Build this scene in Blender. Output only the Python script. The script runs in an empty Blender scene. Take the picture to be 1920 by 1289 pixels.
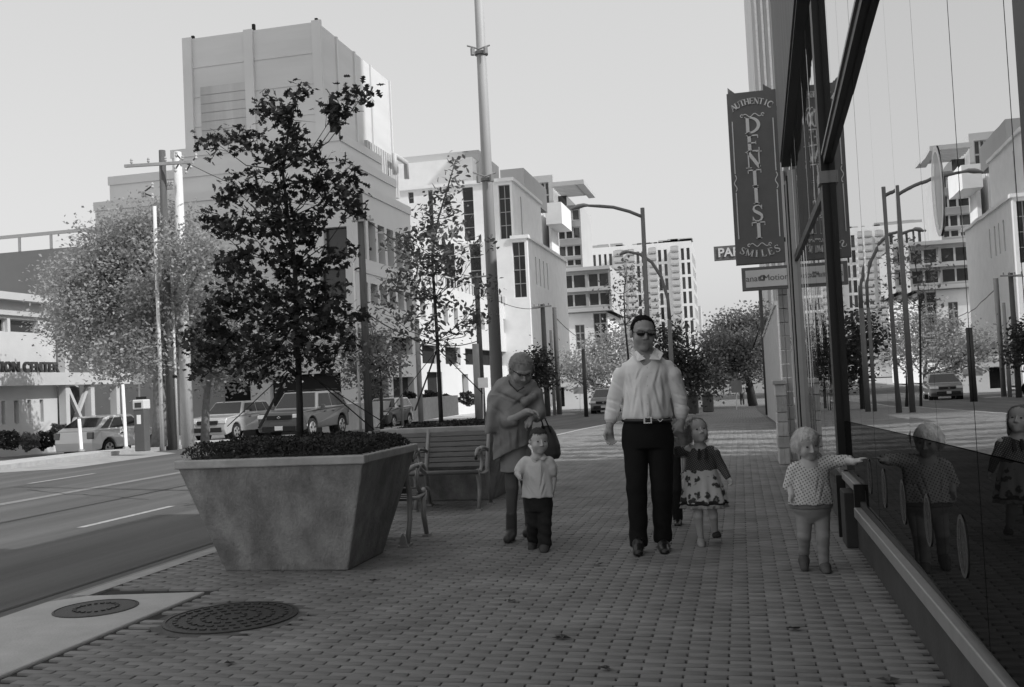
import bpy, bmesh, math, random
import numpy as np
from mathutils import Vector, Matrix
random.seed(7); rng = np.random.default_rng(11)
SC = bpy.context.scene; COL = SC.collection
# ---------------------------------------------------------------- camera
FPX, CX, CY, CAMH = 1867.0, 960.0, 644.5, 1.37
YAW, PITCH, ROLL = math.radians(12.81), math.radians(2.30), math.radians(2.75)
R0 = Vector((math.cos(YAW), math.sin(YAW), 0))
FW = Vector((-math.sin(YAW)*math.cos(PITCH), math.cos(YAW)*math.cos(PITCH), math.sin(PITCH)))
U0 = R0.cross(FW)
CR = R0*math.cos(ROLL) - U0*math.sin(ROLL)
CU = R0*math.sin(ROLL) + U0*math.cos(ROLL)
cam = bpy.data.cameras.new('Camera'); cam.sensor_width = 36; cam.lens = FPX/1920*36
cam.clip_start = 0.05; cam.clip_end = 5000
camo = bpy.data.objects.new('Camera', cam); COL.objects.link(camo)
camo.matrix_world = Matrix(((CR.x, CU.x, -FW.x, 0), (CR.y, CU.y, -FW.y, 0), (CR.z, CU.z, -FW.z, CAMH), (0, 0, 0, 1)))
SC.camera = camo
# ---------------------------------------------------------------- sky, sun, exposure
SUN_AZ, SUN_EL = math.radians(-72), math.radians(42)      # light travels towards -X, a little +Y
w = bpy.data.worlds.new('World'); SC.world = w; w.use_nodes = True
nt = w.node_tree; nt.nodes.clear()
sky = nt.nodes.new('ShaderNodeTexSky'); sky.sky_type = 'NISHITA'; sky.sun_disc = False
sky.sun_elevation = SUN_EL; sky.sun_rotation = SUN_AZ + math.pi
sky.air_density = 1.3; sky.dust_density = 4.0; sky.ozone_density = 1.0
bw = nt.nodes.new('ShaderNodeRGBToBW'); bg = nt.nodes.new('ShaderNodeBackground'); wo = nt.nodes.new('ShaderNodeOutputWorld')
bg.inputs['Strength'].default_value = 0.15
hz = nt.nodes.new('ShaderNodeMixRGB'); hz.inputs[0].default_value = .72; hz.inputs[2].default_value = (2.7, 2.7, 2.7, 1)   # thin even high haze
nt.links.new(sky.outputs[0], bw.inputs[0]); nt.links.new(bw.outputs[0], hz.inputs[1]); nt.links.new(hz.outputs[0], bg.inputs['Color']); nt.links.new(bg.outputs[0], wo.inputs[0])
sl = bpy.data.lights.new('Sun', 'SUN'); sl.energy = 2.0; sl.angle = math.radians(0.53); sl.color = (1, 1, 1)
so = bpy.data.objects.new('Sun', sl); COL.objects.link(so)
sd = Vector((math.sin(SUN_AZ)*math.cos(SUN_EL), math.cos(SUN_AZ)*math.cos(SUN_EL), -math.sin(SUN_EL)))
so.rotation_euler = sd.to_track_quat('-Z', 'Y').to_euler(); so.location = (60, -10, 60)
SC.view_settings.view_transform = 'Standard'; SC.view_settings.look = 'None'
SC.view_settings.exposure = 0.78; SC.view_settings.gamma = 1.0; SC.view_settings.use_curve_mapping = False
SC.render.engine = 'CYCLES'; SC.cycles.use_denoising = True
SC.cycles.max_bounces = 8; SC.cycles.caustics_reflective = False; SC.cycles.caustics_refractive = False

# ---------------------------------------------------------------- pixel helpers (a pixel gives a direction only)
def wray(px, py):
    return FW + CR*((px-CX)/FPX) - CU*((py-CY)/FPX)
O0 = Vector((0, 0, CAMH))
def atY(px, py, Y): d = wray(px, py); return O0 + d*(Y/d.y)
def atX(px, py, X): d = wray(px, py); return O0 + d*(X/d.x)
def atZ(px, py, Z=0.0): d = wray(px, py); return O0 + d*((Z-CAMH)/d.z)
def depth(P): return (Vector(P)-O0).dot(FW)
def proj(P):
    q = Vector(P)-O0; z = q.dot(FW); return (CX+FPX*q.dot(CR)/z, CY-FPX*q.dot(CU)/z)
GP = ([-60, 25, 30, 38, 54, 70, 110, 400, 3000], [0, 0, -.10, -.30, -.66, -.88, -1.25, -1.8, -3])
def zg(Y): return float(np.interp(Y, GP[0], GP[1]))

# ---------------------------------------------------------------- materials (all neutral: a black and white photograph)
MATS = {}
def mat(name, v, rough=.8, var=.12, scale=6.0, bump=0.0, bscale=40.0, metal=0.0, spec=.3, stretch=None, attr=None, coat=0.0):
    if name in MATS: return MATS[name]
    m = bpy.data.materials.new(name); m.use_nodes = True; MATS[name] = m
    n = m.node_tree.nodes; l = m.node_tree.links; b = n['Principled BSDF']
    b.inputs['Roughness'].default_value = rough; b.inputs['Metallic'].default_value = metal
    b.inputs['Specular IOR Level'].default_value = spec; b.inputs['Coat Weight'].default_value = coat
    b.inputs['Coat Roughness'].default_value = .08
    b.inputs['Base Color'].default_value = (v, v, v, 1)
    tc = n.new('ShaderNodeTexCoord'); vec = tc.outputs['Object']
    if stretch:
        mp = n.new('ShaderNodeMapping'); mp.inputs['Scale'].default_value = stretch
        l.new(vec, mp.inputs['Vector']); vec = mp.outputs[0]
    if var > 0:
        t = n.new('ShaderNodeTexNoise'); t.inputs['Scale'].default_value = scale; t.inputs['Detail'].default_value = 8
        t.inputs['Roughness'].default_value = .6
        l.new(vec, t.inputs['Vector'])
        mr = n.new('ShaderNodeMapRange'); mr.inputs[1].default_value = .25; mr.inputs[2].default_value = .75
        mr.inputs[3].default_value = v*(1-var); mr.inputs[4].default_value = v*(1+var)
        l.new(t.outputs['Fac'], mr.inputs[0]); out = mr.outputs[0]
        if attr:
            a = n.new('ShaderNodeAttribute'); a.attribute_name = attr
            mu = n.new('ShaderNodeMath'); mu.operation = 'MULTIPLY'
            l.new(out, mu.inputs[0]); l.new(a.outputs['Fac'], mu.inputs[1]); out = mu.outputs[0]
        l.new(out, b.inputs['Base Color'])
    if bump > 0:
        t2 = n.new('ShaderNodeTexNoise'); t2.inputs['Scale'].default_value = bscale; t2.inputs['Detail'].default_value = 6
        l.new(vec, t2.inputs['Vector'])
        bp = n.new('ShaderNodeBump'); bp.inputs['Strength'].default_value = bump; bp.inputs['Distance'].default_value = .02
        l.new(t2.outputs['Fac'], bp.inputs['Height']); l.new(bp.outputs[0], b.inputs['Normal'])
    return m
def nodes(m): return m.node_tree.nodes, m.node_tree.links, m.node_tree.nodes['Principled BSDF']

# ---------------------------------------------------------------- scene graph helpers
def tag(o, label, cat, group=None):
    o['label'] = label; o['category'] = cat
    if group: o['group'] = group
    return o
def thing(name, label, cat, loc=(0, 0, 0), rz=0.0, group=None):
    o = bpy.data.objects.new(name, None); COL.objects.link(o); o.empty_display_size = .2
    o.location = loc; o.rotation_euler = (0, 0, rz); tag(o, label, cat, group); return o
def root_loc(p):
    while p.parent: p = p.parent
    return p.location
def add_obj(name, me, m, parent=None, smooth=False):
    if m is not None: me.materials.append(m)
    if smooth: me.polygons.foreach_set('use_smooth', np.ones(len(me.polygons), bool))
    o = bpy.data.objects.new(name, me); COL.objects.link(o)
    if parent: o.parent = parent
    return o
class MB:
    def __init__(s): s.v = []; s.f = []
    def add(s, vs, fs):
        b = len(s.v); s.v += [tuple(p) for p in vs]; s.f += [tuple(b+i for i in f) for f in fs]; return s
    def box(s, a, b):
        x0, y0, z0 = a; x1, y1, z1 = b
        return s.add([(x0,y0,z0),(x1,y0,z0),(x1,y1,z0),(x0,y1,z0),(x0,y0,z1),(x1,y0,z1),(x1,y1,z1),(x0,y1,z1)],
            [(0,3,2,1),(4,5,6,7),(0,1,5,4),(1,2,6,5),(2,3,7,6),(3,0,4,7)])
    def frame_box(s, c, ax, ay, az):      # centre and three half-axis vectors
        c, ax, ay, az = map(Vector, (c, ax, ay, az)); vs = []
        for k in (-1, 1):
            for i, j in ((-1,-1),(1,-1),(1,1),(-1,1)): vs.append(c+ax*i+ay*j+az*k)
        return s.add(vs, [(0,3,2,1),(4,5,6,7),(0,1,5,4),(1,2,6,5),(2,3,7,6),(3,0,4,7)])
    def bar(s, a, b, wx, wy, up=(0,0,1)):
        a, b = Vector(a), Vector(b); d = (b-a).normalized(); u = Vector(up)
        if abs(d.dot(u)) > .95: u = Vector((0, 1, 0))
        x = d.cross(u).normalized(); y = x.cross(d)
        return s.frame_box((a+b)/2, x*(wx/2), y*(wy/2), (b-a)/2)
    def prism(s, a, b):                    # two equal polygons joined
        n = len(a); fs = [tuple(range(n-1, -1, -1)), tuple(range(n, 2*n))]
        fs += [(i, (i+1) % n, n+(i+1) % n, n+i) for i in range(n)]
        return s.add(list(a)+list(b), fs)
    def tube(s, pts, rad, seg=8, cap=True, flat=1.0):
        pts = [Vector(p) for p in pts]; n = len(pts)
        if not hasattr(rad, '__len__'): rad = [rad]*n
        vs = []; prev = None
        for i, p in enumerate(pts):
            d = (pts[min(i+1, n-1)]-pts[max(i-1, 0)]).normalized()
            if prev is None:
                u = Vector((0, 0, 1)) if abs(d.z) < .9 else Vector((1, 0, 0))
            else: u = prev
            x = d.cross(u); x = x.normalized() if x.length > 1e-5 else Vector((1, 0, 0)); y = x.cross(d).normalized(); prev = y
            for k in range(seg):
                t = 2*math.pi*k/seg; vs.append(p + (x*math.cos(t)+y*math.sin(t)*flat)*rad[i])
        fs = [(i*seg+k, i*seg+(k+1) % seg, (i+1)*seg+(k+1) % seg, (i+1)*seg+k) for i in range(n-1) for k in range(seg)]
        if cap: fs += [tuple(range(seg-1, -1, -1)), tuple((n-1)*seg+k for k in range(seg))]
        return s.add(vs, fs)
    def lathe(s, c, prof, seg=20):         # prof: (radius, z)
        c = Vector(c); vs = []
        for r, z in prof:
            for k in range(seg): t = 2*math.pi*k/seg; vs.append((c.x+r*math.cos(t), c.y+r*math.sin(t), c.z+z))
        n = len(prof)
        fs = [(i*seg+k, i*seg+(k+1) % seg, (i+1)*seg+(k+1) % seg, (i+1)*seg+k) for i in range(n-1) for k in range(seg)]
        fs += [tuple(range(seg-1, -1, -1)), tuple((n-1)*seg+k for k in range(seg))]
        return s.add(vs, fs)
    def build(s, name, m, parent=None, smooth=False, bevel=0.0, local=False, bseg=2):
        vs = s.v
        if parent is not None and not local:
            r = root_loc(parent); vs = [(a-r.x, b-r.y, c-r.z) for a, b, c in vs]
        me = bpy.data.meshes.new(name); me.from_pydata(vs, [], s.f); me.validate()
        o = add_obj(name, me, m, parent, smooth)
        if bevel > 0:
            md = o.modifiers.new('Bevel', 'BEVEL'); md.width = bevel; md.segments = bseg; md.limit_method = 'ANGLE'
        return o
def structure(o): o['kind'] = 'structure'; return o
def stuff(o): o['kind'] = 'stuff'; return o
def arr_mesh(name, V, F):                  # V (n,3), F (m,k) arrays
    me = bpy.data.meshes.new(name); V = np.asarray(V, np.float32); F = np.asarray(F, np.int32)
    me.vertices.add(len(V)); me.vertices.foreach_set('co', V.ravel())
    k = F.shape[1]; me.loops.add(F.size); me.loops.foreach_set('vertex_index', F.ravel())
    me.polygons.add(len(F)); me.polygons.foreach_set('loop_start', np.arange(0, F.size, k, dtype=np.int32))
    me.polygons.foreach_set('loop_total', np.full(len(F), k, np.int32))
    me.update(calc_edges=True); me.validate(); return me
def copy_tree(o, parent=None):
    c = o.copy(); COL.objects.link(c); c.parent = parent
    for ch in list(o.children): copy_tree(ch, c)
    return c
# ================================================================ ground, road, pavement
m_asph = mat('asphalt', .098, .85, .38, 1.1, .5, 140, spec=.35, stretch=(1.6, .10, 1))
m_conc = mat('concrete', .42, .85, .16, 3.0, .25, 60)
m_kerb = mat('kerb_concrete', .33, .85, .2, 5.0, .3, 50)
m_sand = mat('joint_sand', .035, .95, .3, 10)
m_brick = mat('paver_brick', .195, .8, .36, 1.7, .22, 160, attr='v')
m_brickfar = mat('paver_far', .135, .8, .2, 8)
m_white_line = mat('line_paint', .34, .7, .3, 14)
m_iron = mat('cast_iron', .03, .55, .25, 20, .3, 80, spec=.5)
KX, WX = -4.63, .80                         # kerb and shop wall
def strip(name, x0, x1, ys, dz, m):
    mb = MB()
    for i in range(len(ys)-1):
        a, b = ys[i], ys[i+1]
        mb.add([(x0, a, zg(a)+dz), (x1, a, zg(a)+dz), (x1, b, zg(b)+dz), (x0, b, zg(b)+dz)], [(0, 1, 2, 3)])
    return structure(mb.build(name, m))
YS = [-60, 0, 25, 27.5, 30, 34, 38, 46, 54, 63, 70, 90, 110, 200, 400]
strip('ground', -1500, 1500, YS+[3000], -.30, mat('far_ground', .2, .9, .2, .05))
strip('road', -17.3, KX-.16, YS, -.12, m_asph)
def zfar(X, Y):
    a = min(1, max(0, (-18.6-X)/2.4)); b = min(1, max(0, (Y-27)/4)); c = 1-min(1, max(0, (Y-33)/4))
    return zg(Y)-.11*b-.26*a*c*min(1, max(0, (Y-18)/8))
_xs = [-17.46, -18.6, -19.8, -21, -24, -40, -200]; _mb = MB(); _ys = sorted(set(YS+[18, 22, 26, 29, 31, 33, 35, 37]))
for a, b in zip(_ys, _ys[1:]):
    for c, d in zip(_xs, _xs[1:]): _mb.add([(d, a, zfar(d, a)), (c, a, zfar(c, a)), (c, b, zfar(c, b)), (d, b, zfar(d, b))], [(0, 1, 2, 3)])
structure(_mb.build('far_pavement', m_conc))
strip('pavement_bed', KX, 40, [-60, 0, 25, 27.5, 30.0], -.014, m_sand)
strip('far_brick_pavement', KX, 40, [30.0, 34, 38, 46, 54, 63, 70, 90, 110, 200, 400], 0.0, m_brickfar)
nodes_, links_, b_ = nodes(m_brickfar)
br = nodes_.new('ShaderNodeTexBrick'); br.inputs['Scale'].default_value = 1.0; br.inputs['Brick Width'].default_value = .20; br.inputs['Row Height'].default_value = .06
br.inputs['Mortar Size'].default_value = .006; br.inputs['Color1'].default_value = (.2, .2, .2, 1); br.inputs['Color2'].default_value = (.175, .175, .175, 1); br.inputs['Mortar'].default_value = (.04, .04, .04, 1)
tcb = nodes_.new('ShaderNodeTexCoord'); links_.new(tcb.outputs['Object'], br.inputs['Vector']); links_.new(br.outputs[0], b_.inputs['Base Color'])
def kerb(name, x0, x1, ya, yb):
    mb = MB(); y = ya
    ys = [v for v in YS if ya < v < yb]; ys = [ya]+ys+[yb]
    for a, b in zip(ys, ys[1:]):
        mb.prism([(x0, a, zg(a)-.3), (x1, a, zg(a)-.3), (x1, a, zg(a)+.002), (x0+.02, a, zg(a)+.002), (x0, a, zg(a)-.03)],
                 [(x0, b, zg(b)-.3), (x1, b, zg(b)-.3), (x1, b, zg(b)+.002), (x0+.02, b, zg(b)+.002), (x0, b, zg(b)-.03)])
    return structure(mb.build(name, m_kerb))
kerb('kerb', KX-.16, KX-.002, 6.32, 400); kerb('far_kerb', -17.46, -17.3, -60, 400)
# gutter seam and painted lines
def line(x, ya, yb, wd, m, name='lane_line', dz=-.116):
    mb = MB(); ys = [ya]+[v for v in YS if ya < v < yb]+[yb]
    for a, b in zip(ys, ys[1:]): mb.add([(x-wd/2, a, zg(a)+dz), (x+wd/2, a, zg(a)+dz), (x+wd/2, b, zg(b)+dz), (x-wd/2, b, zg(b)+dz)], [(0, 1, 2, 3)])
    return structure(mb.build(name, m))
for x, s in ((-7.87, 10.62), (-13.55, 16.8)):
    for k in range(-1, 2): line(x, s+k*9.0, s+k*9.0+(2.0 if k == 0 else 2.6), .11, m_white_line)
line(-11.25, -40, 34, .24, mat('worn_paint', .2, .7, .3, 14), 'centre_line')
m_seam = mat('tar_seam', .03, .7, .2, 20)
line(-9.45, -40, 40, .07, m_seam, 'tar_seam'); line(KX-.75, -40, 25, .05, m_seam, 'tar_seam')
strip('gutter', KX-.6, KX-.161, YS, -.117, mat('gutter_concrete', .22, .85, .25, 4))
for k, (xa, ya, xb, yb) in enumerate(((-8.8, 13.5, -12.6, 15.5), (-5.9, 11.5, -6.6, 19.0))):
    pts = [Vector((xa+(xb-xa)*i/14+random.gauss(0, .04), ya+(yb-ya)*i/14+random.gauss(0, .04), -.113)) for i in range(15)]; mb = MB()
    for p, q in zip(pts, pts[1:]):
        n = Vector((-(q-p).y, (q-p).x, 0)).normalized()*random.uniform(.006, .014); mb.add([p-n, q-n, q+n, p+n], [(0, 1, 2, 3)])
    structure(mb.build('crack_sealing', m_seam))
for (x0, y0, x1, y1) in ((-7.4, 14.0, -6.0, 16.2), (-15.2, 12.5, -13.9, 16.0)):
    structure(MB().add([(x0, y0, -.1145), (x1, y0+.1, -.1145), (x1+.05, y1, -.1145), (x0+.1, y1-.1, -.1145)], [(0, 1, 2, 3)]).build('road_patch', mat('patch_asphalt', .06, .85, .3, 6, .4, 120)))
# lighter concrete driveway apron across the road
mb = MB(); mb.add([(-17.3, 19.5, -.115), (-15.4, 20.5, -.115), (-15.4, 25, -.115), (-17.3, 26.5, -.115)], [(0, 1, 2, 3)])
structure(mb.build('driveway_apron', mat('apron', .3, .85, .2, 2)))
# concrete pad at the kerb with a manhole
pad = MB().prism([(-4.80, 1.0, -.05), (-3.77, 1.0, -.05), (-3.77, 6.43, -.05), (-4.62, 6.30, -.05), (-4.80, 6.1, -.05)],
                 [(-4.80, 1.0, .006), (-3.77, 1.0, .006), (-3.77, 6.43, .006), (-4.62, 6.30, .006), (-4.80, 6.1, .006)])
structure(pad.build('concrete_pad', m_conc, bevel=.012))
def manhole(name, label, x, y, r, rings, z):
    t = thing(name, label, 'manhole', (x, y, z))
    if len(rings) > 1: MB().lathe((x, y, z), [(r*1.17, -.03), (r*1.17, -.006), (r*1.0, -.004)], 48).build('collar', mat('mortar_collar', .10, .9, .3, 12, .4, 60), t)
    MB().lathe((x, y, z), [(r*1.0, -.05), (r*1.0, .004), (r*.95, .007), (r*.95, .002)], 40).build('rim', m_iron, t)
    MB().lathe((x, y, z), [(r*.93, -.05), (r*.93, .004)], 40).build('cover', m_iron, t)
    for q in rings:
        n = max(6, int(q*40)); mb = MB()
        for k in range(n):
            a = 2*math.pi*k/n; c = Vector((x+math.cos(a)*r*q, y+math.sin(a)*r*q, z+.007))
            ta = Vector((-math.sin(a), math.cos(a), 0)); ra = Vector((math.cos(a), math.sin(a), 0))
            mb.frame_box(c, ta*(r*q*math.pi/n*.55), ra*.012, Vector((0, 0, .004)))
        stuff(mb.build('tread', m_iron, t))
    return t
manhole('manhole_cover', 'smooth dark round manhole cover in the pale concrete pad', -4.27, 5.9, .27, (.5,), .007)
manhole('manhole_cover', 'patterned cast iron manhole cover set in the brick pavement', -3.17, 5.70, .41, (.82, .62, .42, .2), .003)
# bricks: rows run across the pavement, half-brick offset
BL, BW, JT, JB = .20, .060, .010, .0035
def brick_geo(cx, cy, dz, tx, ty):
    hx, hy, b = BL/2-JT/2, BW/2-JB/2, .0016
    P = [(-hx,-hy,-.03),(hx,-hy,-.03),(hx,hy,-.03),(-hx,hy,-.03),(-hx,-hy,-b),(hx,-hy,-b),(hx,hy,-b),(-hx,hy,-b),
         (-hx+b,-hy+b,0),(hx-b,-hy+b,0),(hx-b,hy-b,0),(-hx+b,hy-b,0)]
    return np.array([(cx+x, cy+y, z+dz+x*tx+y*ty) for x, y, z in P])
BF = np.array([(0,1,5,4),(1,2,6,5),(2,3,7,6),(3,0,4,7),(4,5,9,8),(5,6,10,9),(6,7,11,10),(7,4,8,11),(8,9,10,11)])
cells = []
row = 0; y = 3.2
while y < 30.0:
    off = (row % 2)*BL/2; nx = int((WX-KX)/BL)+2
    for i in range(nx):
        x = KX+BL/2-BL/2+i*BL+off
        if x < KX+.05 or x > WX-.02: continue
        if x < -3.70 and y < 6.52: continue
        if (x+3.17)**2+(y-5.70)**2 < .47**2: continue
        u, v = proj((x, y, 0))
        if y < 9 and (u < -80 or u > 2000 or v > 1380): continue
        cells.append((x, y, u, v))
    y += BW; row += 1
vis = [c for c in cells if -5 < c[2] < 1925 and c[3] < 1292 and c[0] < .78]
vis.sort(key=lambda c: depth((c[0], c[1], 0)))
near = set((c[0], c[1]) for c in vis[:300])
pave = structure(MB().add([(KX+.02, 3.0, -.0145), (WX, 3.0, -.0145), (WX, 3.1, -.0145), (KX+.02, 3.1, -.0145)], [(0, 1, 2, 3)]).build('brick_pavement', m_sand))
variants = []
for k in range(8):
    me = arr_mesh('brick', brick_geo(0, 0, 0, random.uniform(-.004, .004), random.uniform(-.008, .008)), BF)
    a = me.attributes.new('v', 'FLOAT', 'POINT'); a.data.foreach_set('value', np.full(len(me.vertices), random.uniform(.90, 1.10), np.float32))
    me.materials.append(m_brick); variants.append(me)
VV, FF, AA = [], [], []
for (x, y, u, v) in cells:
    jx, jy = random.gauss(0, .0012), random.gauss(0, .0012); dz = random.gauss(0, .0010)+zg(y)
    if (x, y) in near:
        o = bpy.data.objects.new('brick', random.choice(variants)); COL.objects.link(o); o.parent = pave
        o.location = (x+jx, y+jy, dz); o.rotation_euler = (0, 0, random.gauss(0, .006)+(math.pi if random.random() < .5 else 0))
    else:
        FF.append(BF+12*len(VV)); VV.append(brick_geo(x+jx, y+jy, dz, random.gauss(0, .005), random.gauss(0, .008))); AA += [random.uniform(.90, 1.10)]*12
me = arr_mesh('bricks', np.concatenate(VV), np.concatenate(FF))
a = me.attributes.new('v', 'FLOAT', 'POINT'); a.data.foreach_set('value', np.array(AA, np.float32))
stuff(add_obj('brick_paving', me, m_brick, pave))
# fallen leaves
m_dry = mat('dry_leaf', .09, .8, .3, 30)
for i, (u, v) in enumerate(((433, 1245), (1053, 1197), (1137, 1256), (962, 1128), (1668, 1279), (1120, 1060), (700, 1090), (1490, 1180))):
    p = atZ(u, v, .004); mb = MB(); vs = [(p.x, p.y, .006)]; n = 10; r = random.uniform(.035, .06); a0 = random.uniform(0, 6)
    for k in range(n):
        a = a0+2*math.pi*k/n; q = r*(1.0 if k % 2 else .45)
        vs.append((p.x+q*math.cos(a), p.y+q*math.sin(a)*.7, .005+random.uniform(0, .018)))
    mb.add(vs, [(0, k+1, (k+1) % n+1) for k in range(n)])
    o = mb.build('fallen_leaf', m_dry)
    tag(o, ['dry curled leaf near the patterned manhole', 'dark dry leaf in the middle of the foreground bricks', 'dry leaf right of centre in the bottom row of bricks', 'small pale leaf on bricks below the boy',
            'dry leaf at the foot of the shop wall, bottom right', 'tiny leaf on the bricks in front of the man', 'leaf by the front corner of the near planter', 'leaf on the bricks in front of the toddler'][i], 'leaf', 'leaves on the pavement')
# ================================================================ shop building on the right
m_black = mat('black_frame', .012, .45, .2, 30, spec=.4)
m_sill = mat('sill_metal', .3, .45, .1, 12, spec=.4, metal=.2)
m_plinth = mat('plinth_paint', .07, .75, .2, 4, .15, 40)
m_fascia = mat('fascia_panel', .16, .7, .25, 3, stretch=(4, 4, .25))
m_stone = mat('limestone', .5, .85, .16, 4, .35, 25)
m_stone2 = mat('limestone_streaked', .5, .85, .32, 3.2, .2, 25, stretch=(1, 3.5, .12))
m_alu = mat('frame_aluminium', .45, .4, .06, 10, metal=.3, spec=.5)
def glass_mat(name, refl, wave, ws, ior):
    m = bpy.data.materials.new(name); m.use_nodes = True; n = m.node_tree.nodes; l = m.node_tree.links; n.clear()
    o = n.new('ShaderNodeOutputMaterial'); mx = n.new('ShaderNodeMixShader'); d = n.new('ShaderNodeBsdfDiffuse'); g = n.new('ShaderNodeBsdfGlossy')
    d.inputs[0].default_value = (.012, .012, .012, 1); g.inputs[0].default_value = (refl, refl, refl, 1); g.inputs['Roughness'].default_value = 0.0
    f = n.new('ShaderNodeFresnel'); f.inputs[0].default_value = ior
    if ior > 5: mx.inputs[0].default_value = .86
    else: l.new(f.outputs[0], mx.inputs[0])
    l.new(d.outputs[0], mx.inputs[1]); l.new(g.outputs[0], mx.inputs[2]); l.new(mx.outputs[0], o.inputs[0])
    t = n.new('ShaderNodeTexNoise'); t.inputs['Scale'].default_value = ws; t.inputs['Detail'].default_value = 2
    tc = n.new('ShaderNodeTexCoord'); mp = n.new('ShaderNodeMapping'); mp.inputs['Scale'].default_value = (1, 1.2, .25)
    l.new(tc.outputs['Object'], mp.inputs[0]); l.new(mp.outputs[0], t.inputs['Vector'])
    b = n.new('ShaderNodeBump'); b.inputs['Strength'].default_value = wave; b.inputs['Distance'].default_value = .02
    l.new(t.outputs['Fac'], b.inputs['Height'])
    for s in (g, f): l.new(b.outputs[0], s.inputs['Normal'])
    return m
m_glass1 = glass_mat('shop_glass', .95, .02, 1.6, 9.0)
m_glassd = glass_mat('dark_film_glass', .42, .018, 1.6, 1.22)
m_glass2 = glass_mat('wavy_shop_glass', .9, .10, 2.2, 6.0)
shop = thing('shop_building', 'dark framed glass shop front reflecting the street, right foreground', 'building', (WX, 3, 0))
MB().box((WX, .5, -.1), (WX+.5, 14.6, .30)).build('plinth', m_plinth, shop)
sl_ = MB().box((WX-.065, .5, .30), (WX+.03, 7.5, .37)).build('sill', m_sill, shop, bevel=.006)
MB().box((WX-.02, .5, .371), (WX+.03, 7.49, .412)).build('sill_lip', m_plinth, shop)
MB().box((WX-.055, 7.51, .30), (WX+.02, 7.56, .53)).build('sill_step', m_black, shop)
MB().box((WX-.045, 7.57, .47), (WX+.03, 8.5, .53)).build('sill', m_sill, shop, bevel=.006)
MB().box((WX-.085, 7.97, 0), (WX+.04, 8.3, .42)).build('stub_post', mat('stub', .05, .8, .2, 6), shop, bevel=.008)
MB().box((WX-.09, 8.5, .0), (WX-.02, 8.56, .5)).build('mullion_foot', m_black, shop)
MB().box((WX-.06, 8.50, .54), (WX+.02, 8.78, .59)).build('shelf', m_sill, shop, bevel=.006)
def sof(Y): return 4.78-.145*(Y-9.46)
def rail(Y): return 3.33-.077*(Y-5.54)
JY = [2.14, 2.86, 3.58, 4.31, 5.06, 5.80, 6.52, 7.22, 7.9, 8.50]
def pane(y0, y1, zb0, zb1, zt0, zt1, m, tilt, WX=WX):
    g = .004; dx = tilt*(y1-y0)
    mb = MB().prism([(WX, y0+g, zb0), (WX+dx, y1-g, zb1), (WX+dx+.0*tilt, y1-g, zt1), (WX, y0+g, zt0)],
                    [(WX+.02, y0+g, zb0), (WX+dx+.02, y1-g, zb1), (WX+dx+.02, y1-g, zt1), (WX+.02, y0+g, zt0)])
    return mb.build('glass_pane', m, shop)
def bow(y): return WX-float(np.interp(y, [2.1, 5.0, 6.5, 8.5], [.072, .026, .013, 0]))   # the glazing line bows out slightly towards the camera
for a, b in zip(JY, JY[1:]):
    xa_, xb_ = bow(a), bow(b); zb = .41 if b <= 7.5 else .54
    tl_ = (xb_-xa_)/(b-a)+random.uniform(-.0012, .0012)
    film = 1.16-.026*a
    if film > zb: pane(a, b, zb, zb, film, film-.019, m_glassd, tl_, xa_)
    pane(a, b, film+.004, (film-.015) if film > zb else zb, rail(a)-.05, rail(b)-.05, m_glass1, tl_, xa_)
    pane(a, b, rail(a)+.05, rail(b)+.05, sof(a), sof(b), m_glass1, tl_, xa_)
    MB().box((xb_+.006, b-.0045, zb), (xb_+.03, b+.0045, sof(b))).build('glazing_joint', m_black, shop)
y = 8.8
while y < 14.3:
    b = y+.42
    pane(y, b, .45, .45, 2.86, 2.84, m_glass2, random.uniform(-.011, .011))
    pane(y, b, 2.95, 2.93, sof(y), sof(b), m_glass2, random.uniform(-.006, .006)); y = b
MB().bar((bow(2.1)-.012, 1.5, rail(1.5)), (WX-.012, 8.52, rail(8.52)), .05, .09).build('rail', m_black, shop)
MB().bar((bow(2.1)-.045, 1.5, rail(1.5)+.03), (WX-.045, 8.5, rail(8.5)+.03), .015, .025).build('rail_edge', m_sill, shop)
MB().bar((WX+.01, 8.7, 2.9), (WX+.01, 14.3, 2.82), .07, .08).build('rail', m_black, shop)
MB().box((WX-.055, 8.56, .56), (WX+.02, 8.74, 4.45)).build('mullion', m_black, shop)
MB().box((WX-.075, 8.55, 2.90), (WX+.02, 8.76, 3.0)).build('mullion_bracket', m_sill, shop)
MB().box((WX-.082, 2.50, .42), (WX+.02, 2.70, 6)).build('mullion', m_black, shop)
# canopy: black soffit with a grey panelled outer face
MB().prism([(.70, 1, sof(1)), (WX+.4, 1, sof(1)), (WX+.4, 1, 6.4), (.70, 1, 6.4)], [(.70, 13.95, sof(13.95)), (WX+.4, 13.95, sof(13.95)), (WX+.4, 13.95, 6.4), (.70, 13.95, 6.4)]).build('canopy', m_black, shop)
MB().prism([(.682, 1, sof(1)+.05), (.697, 1, sof(1)+.05), (.697, 1, 6.6), (.682, 1, 6.6)], [(.682, 13.9, sof(13.9)+.05), (.697, 13.9, sof(13.9)+.05), (.697, 13.9, 6.6), (.682, 13.9, 6.6)]).build('fascia', m_fascia, shop)
MB().box((WX+.05, .5, .3), (WX+2.5, 14.5, 6.3)).build('wall', m_plinth, shop)
for k, (y0, wd) in enumerate(((13.5, .05), (13.9, .04), (14.25, .06), (14.55, .05))):
    MB().box((WX-.05, y0, 0), (WX+.02, y0+wd, 4.0)).build('frame_bar', m_alu if k % 2 == 0 else m_black, shop)
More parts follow.
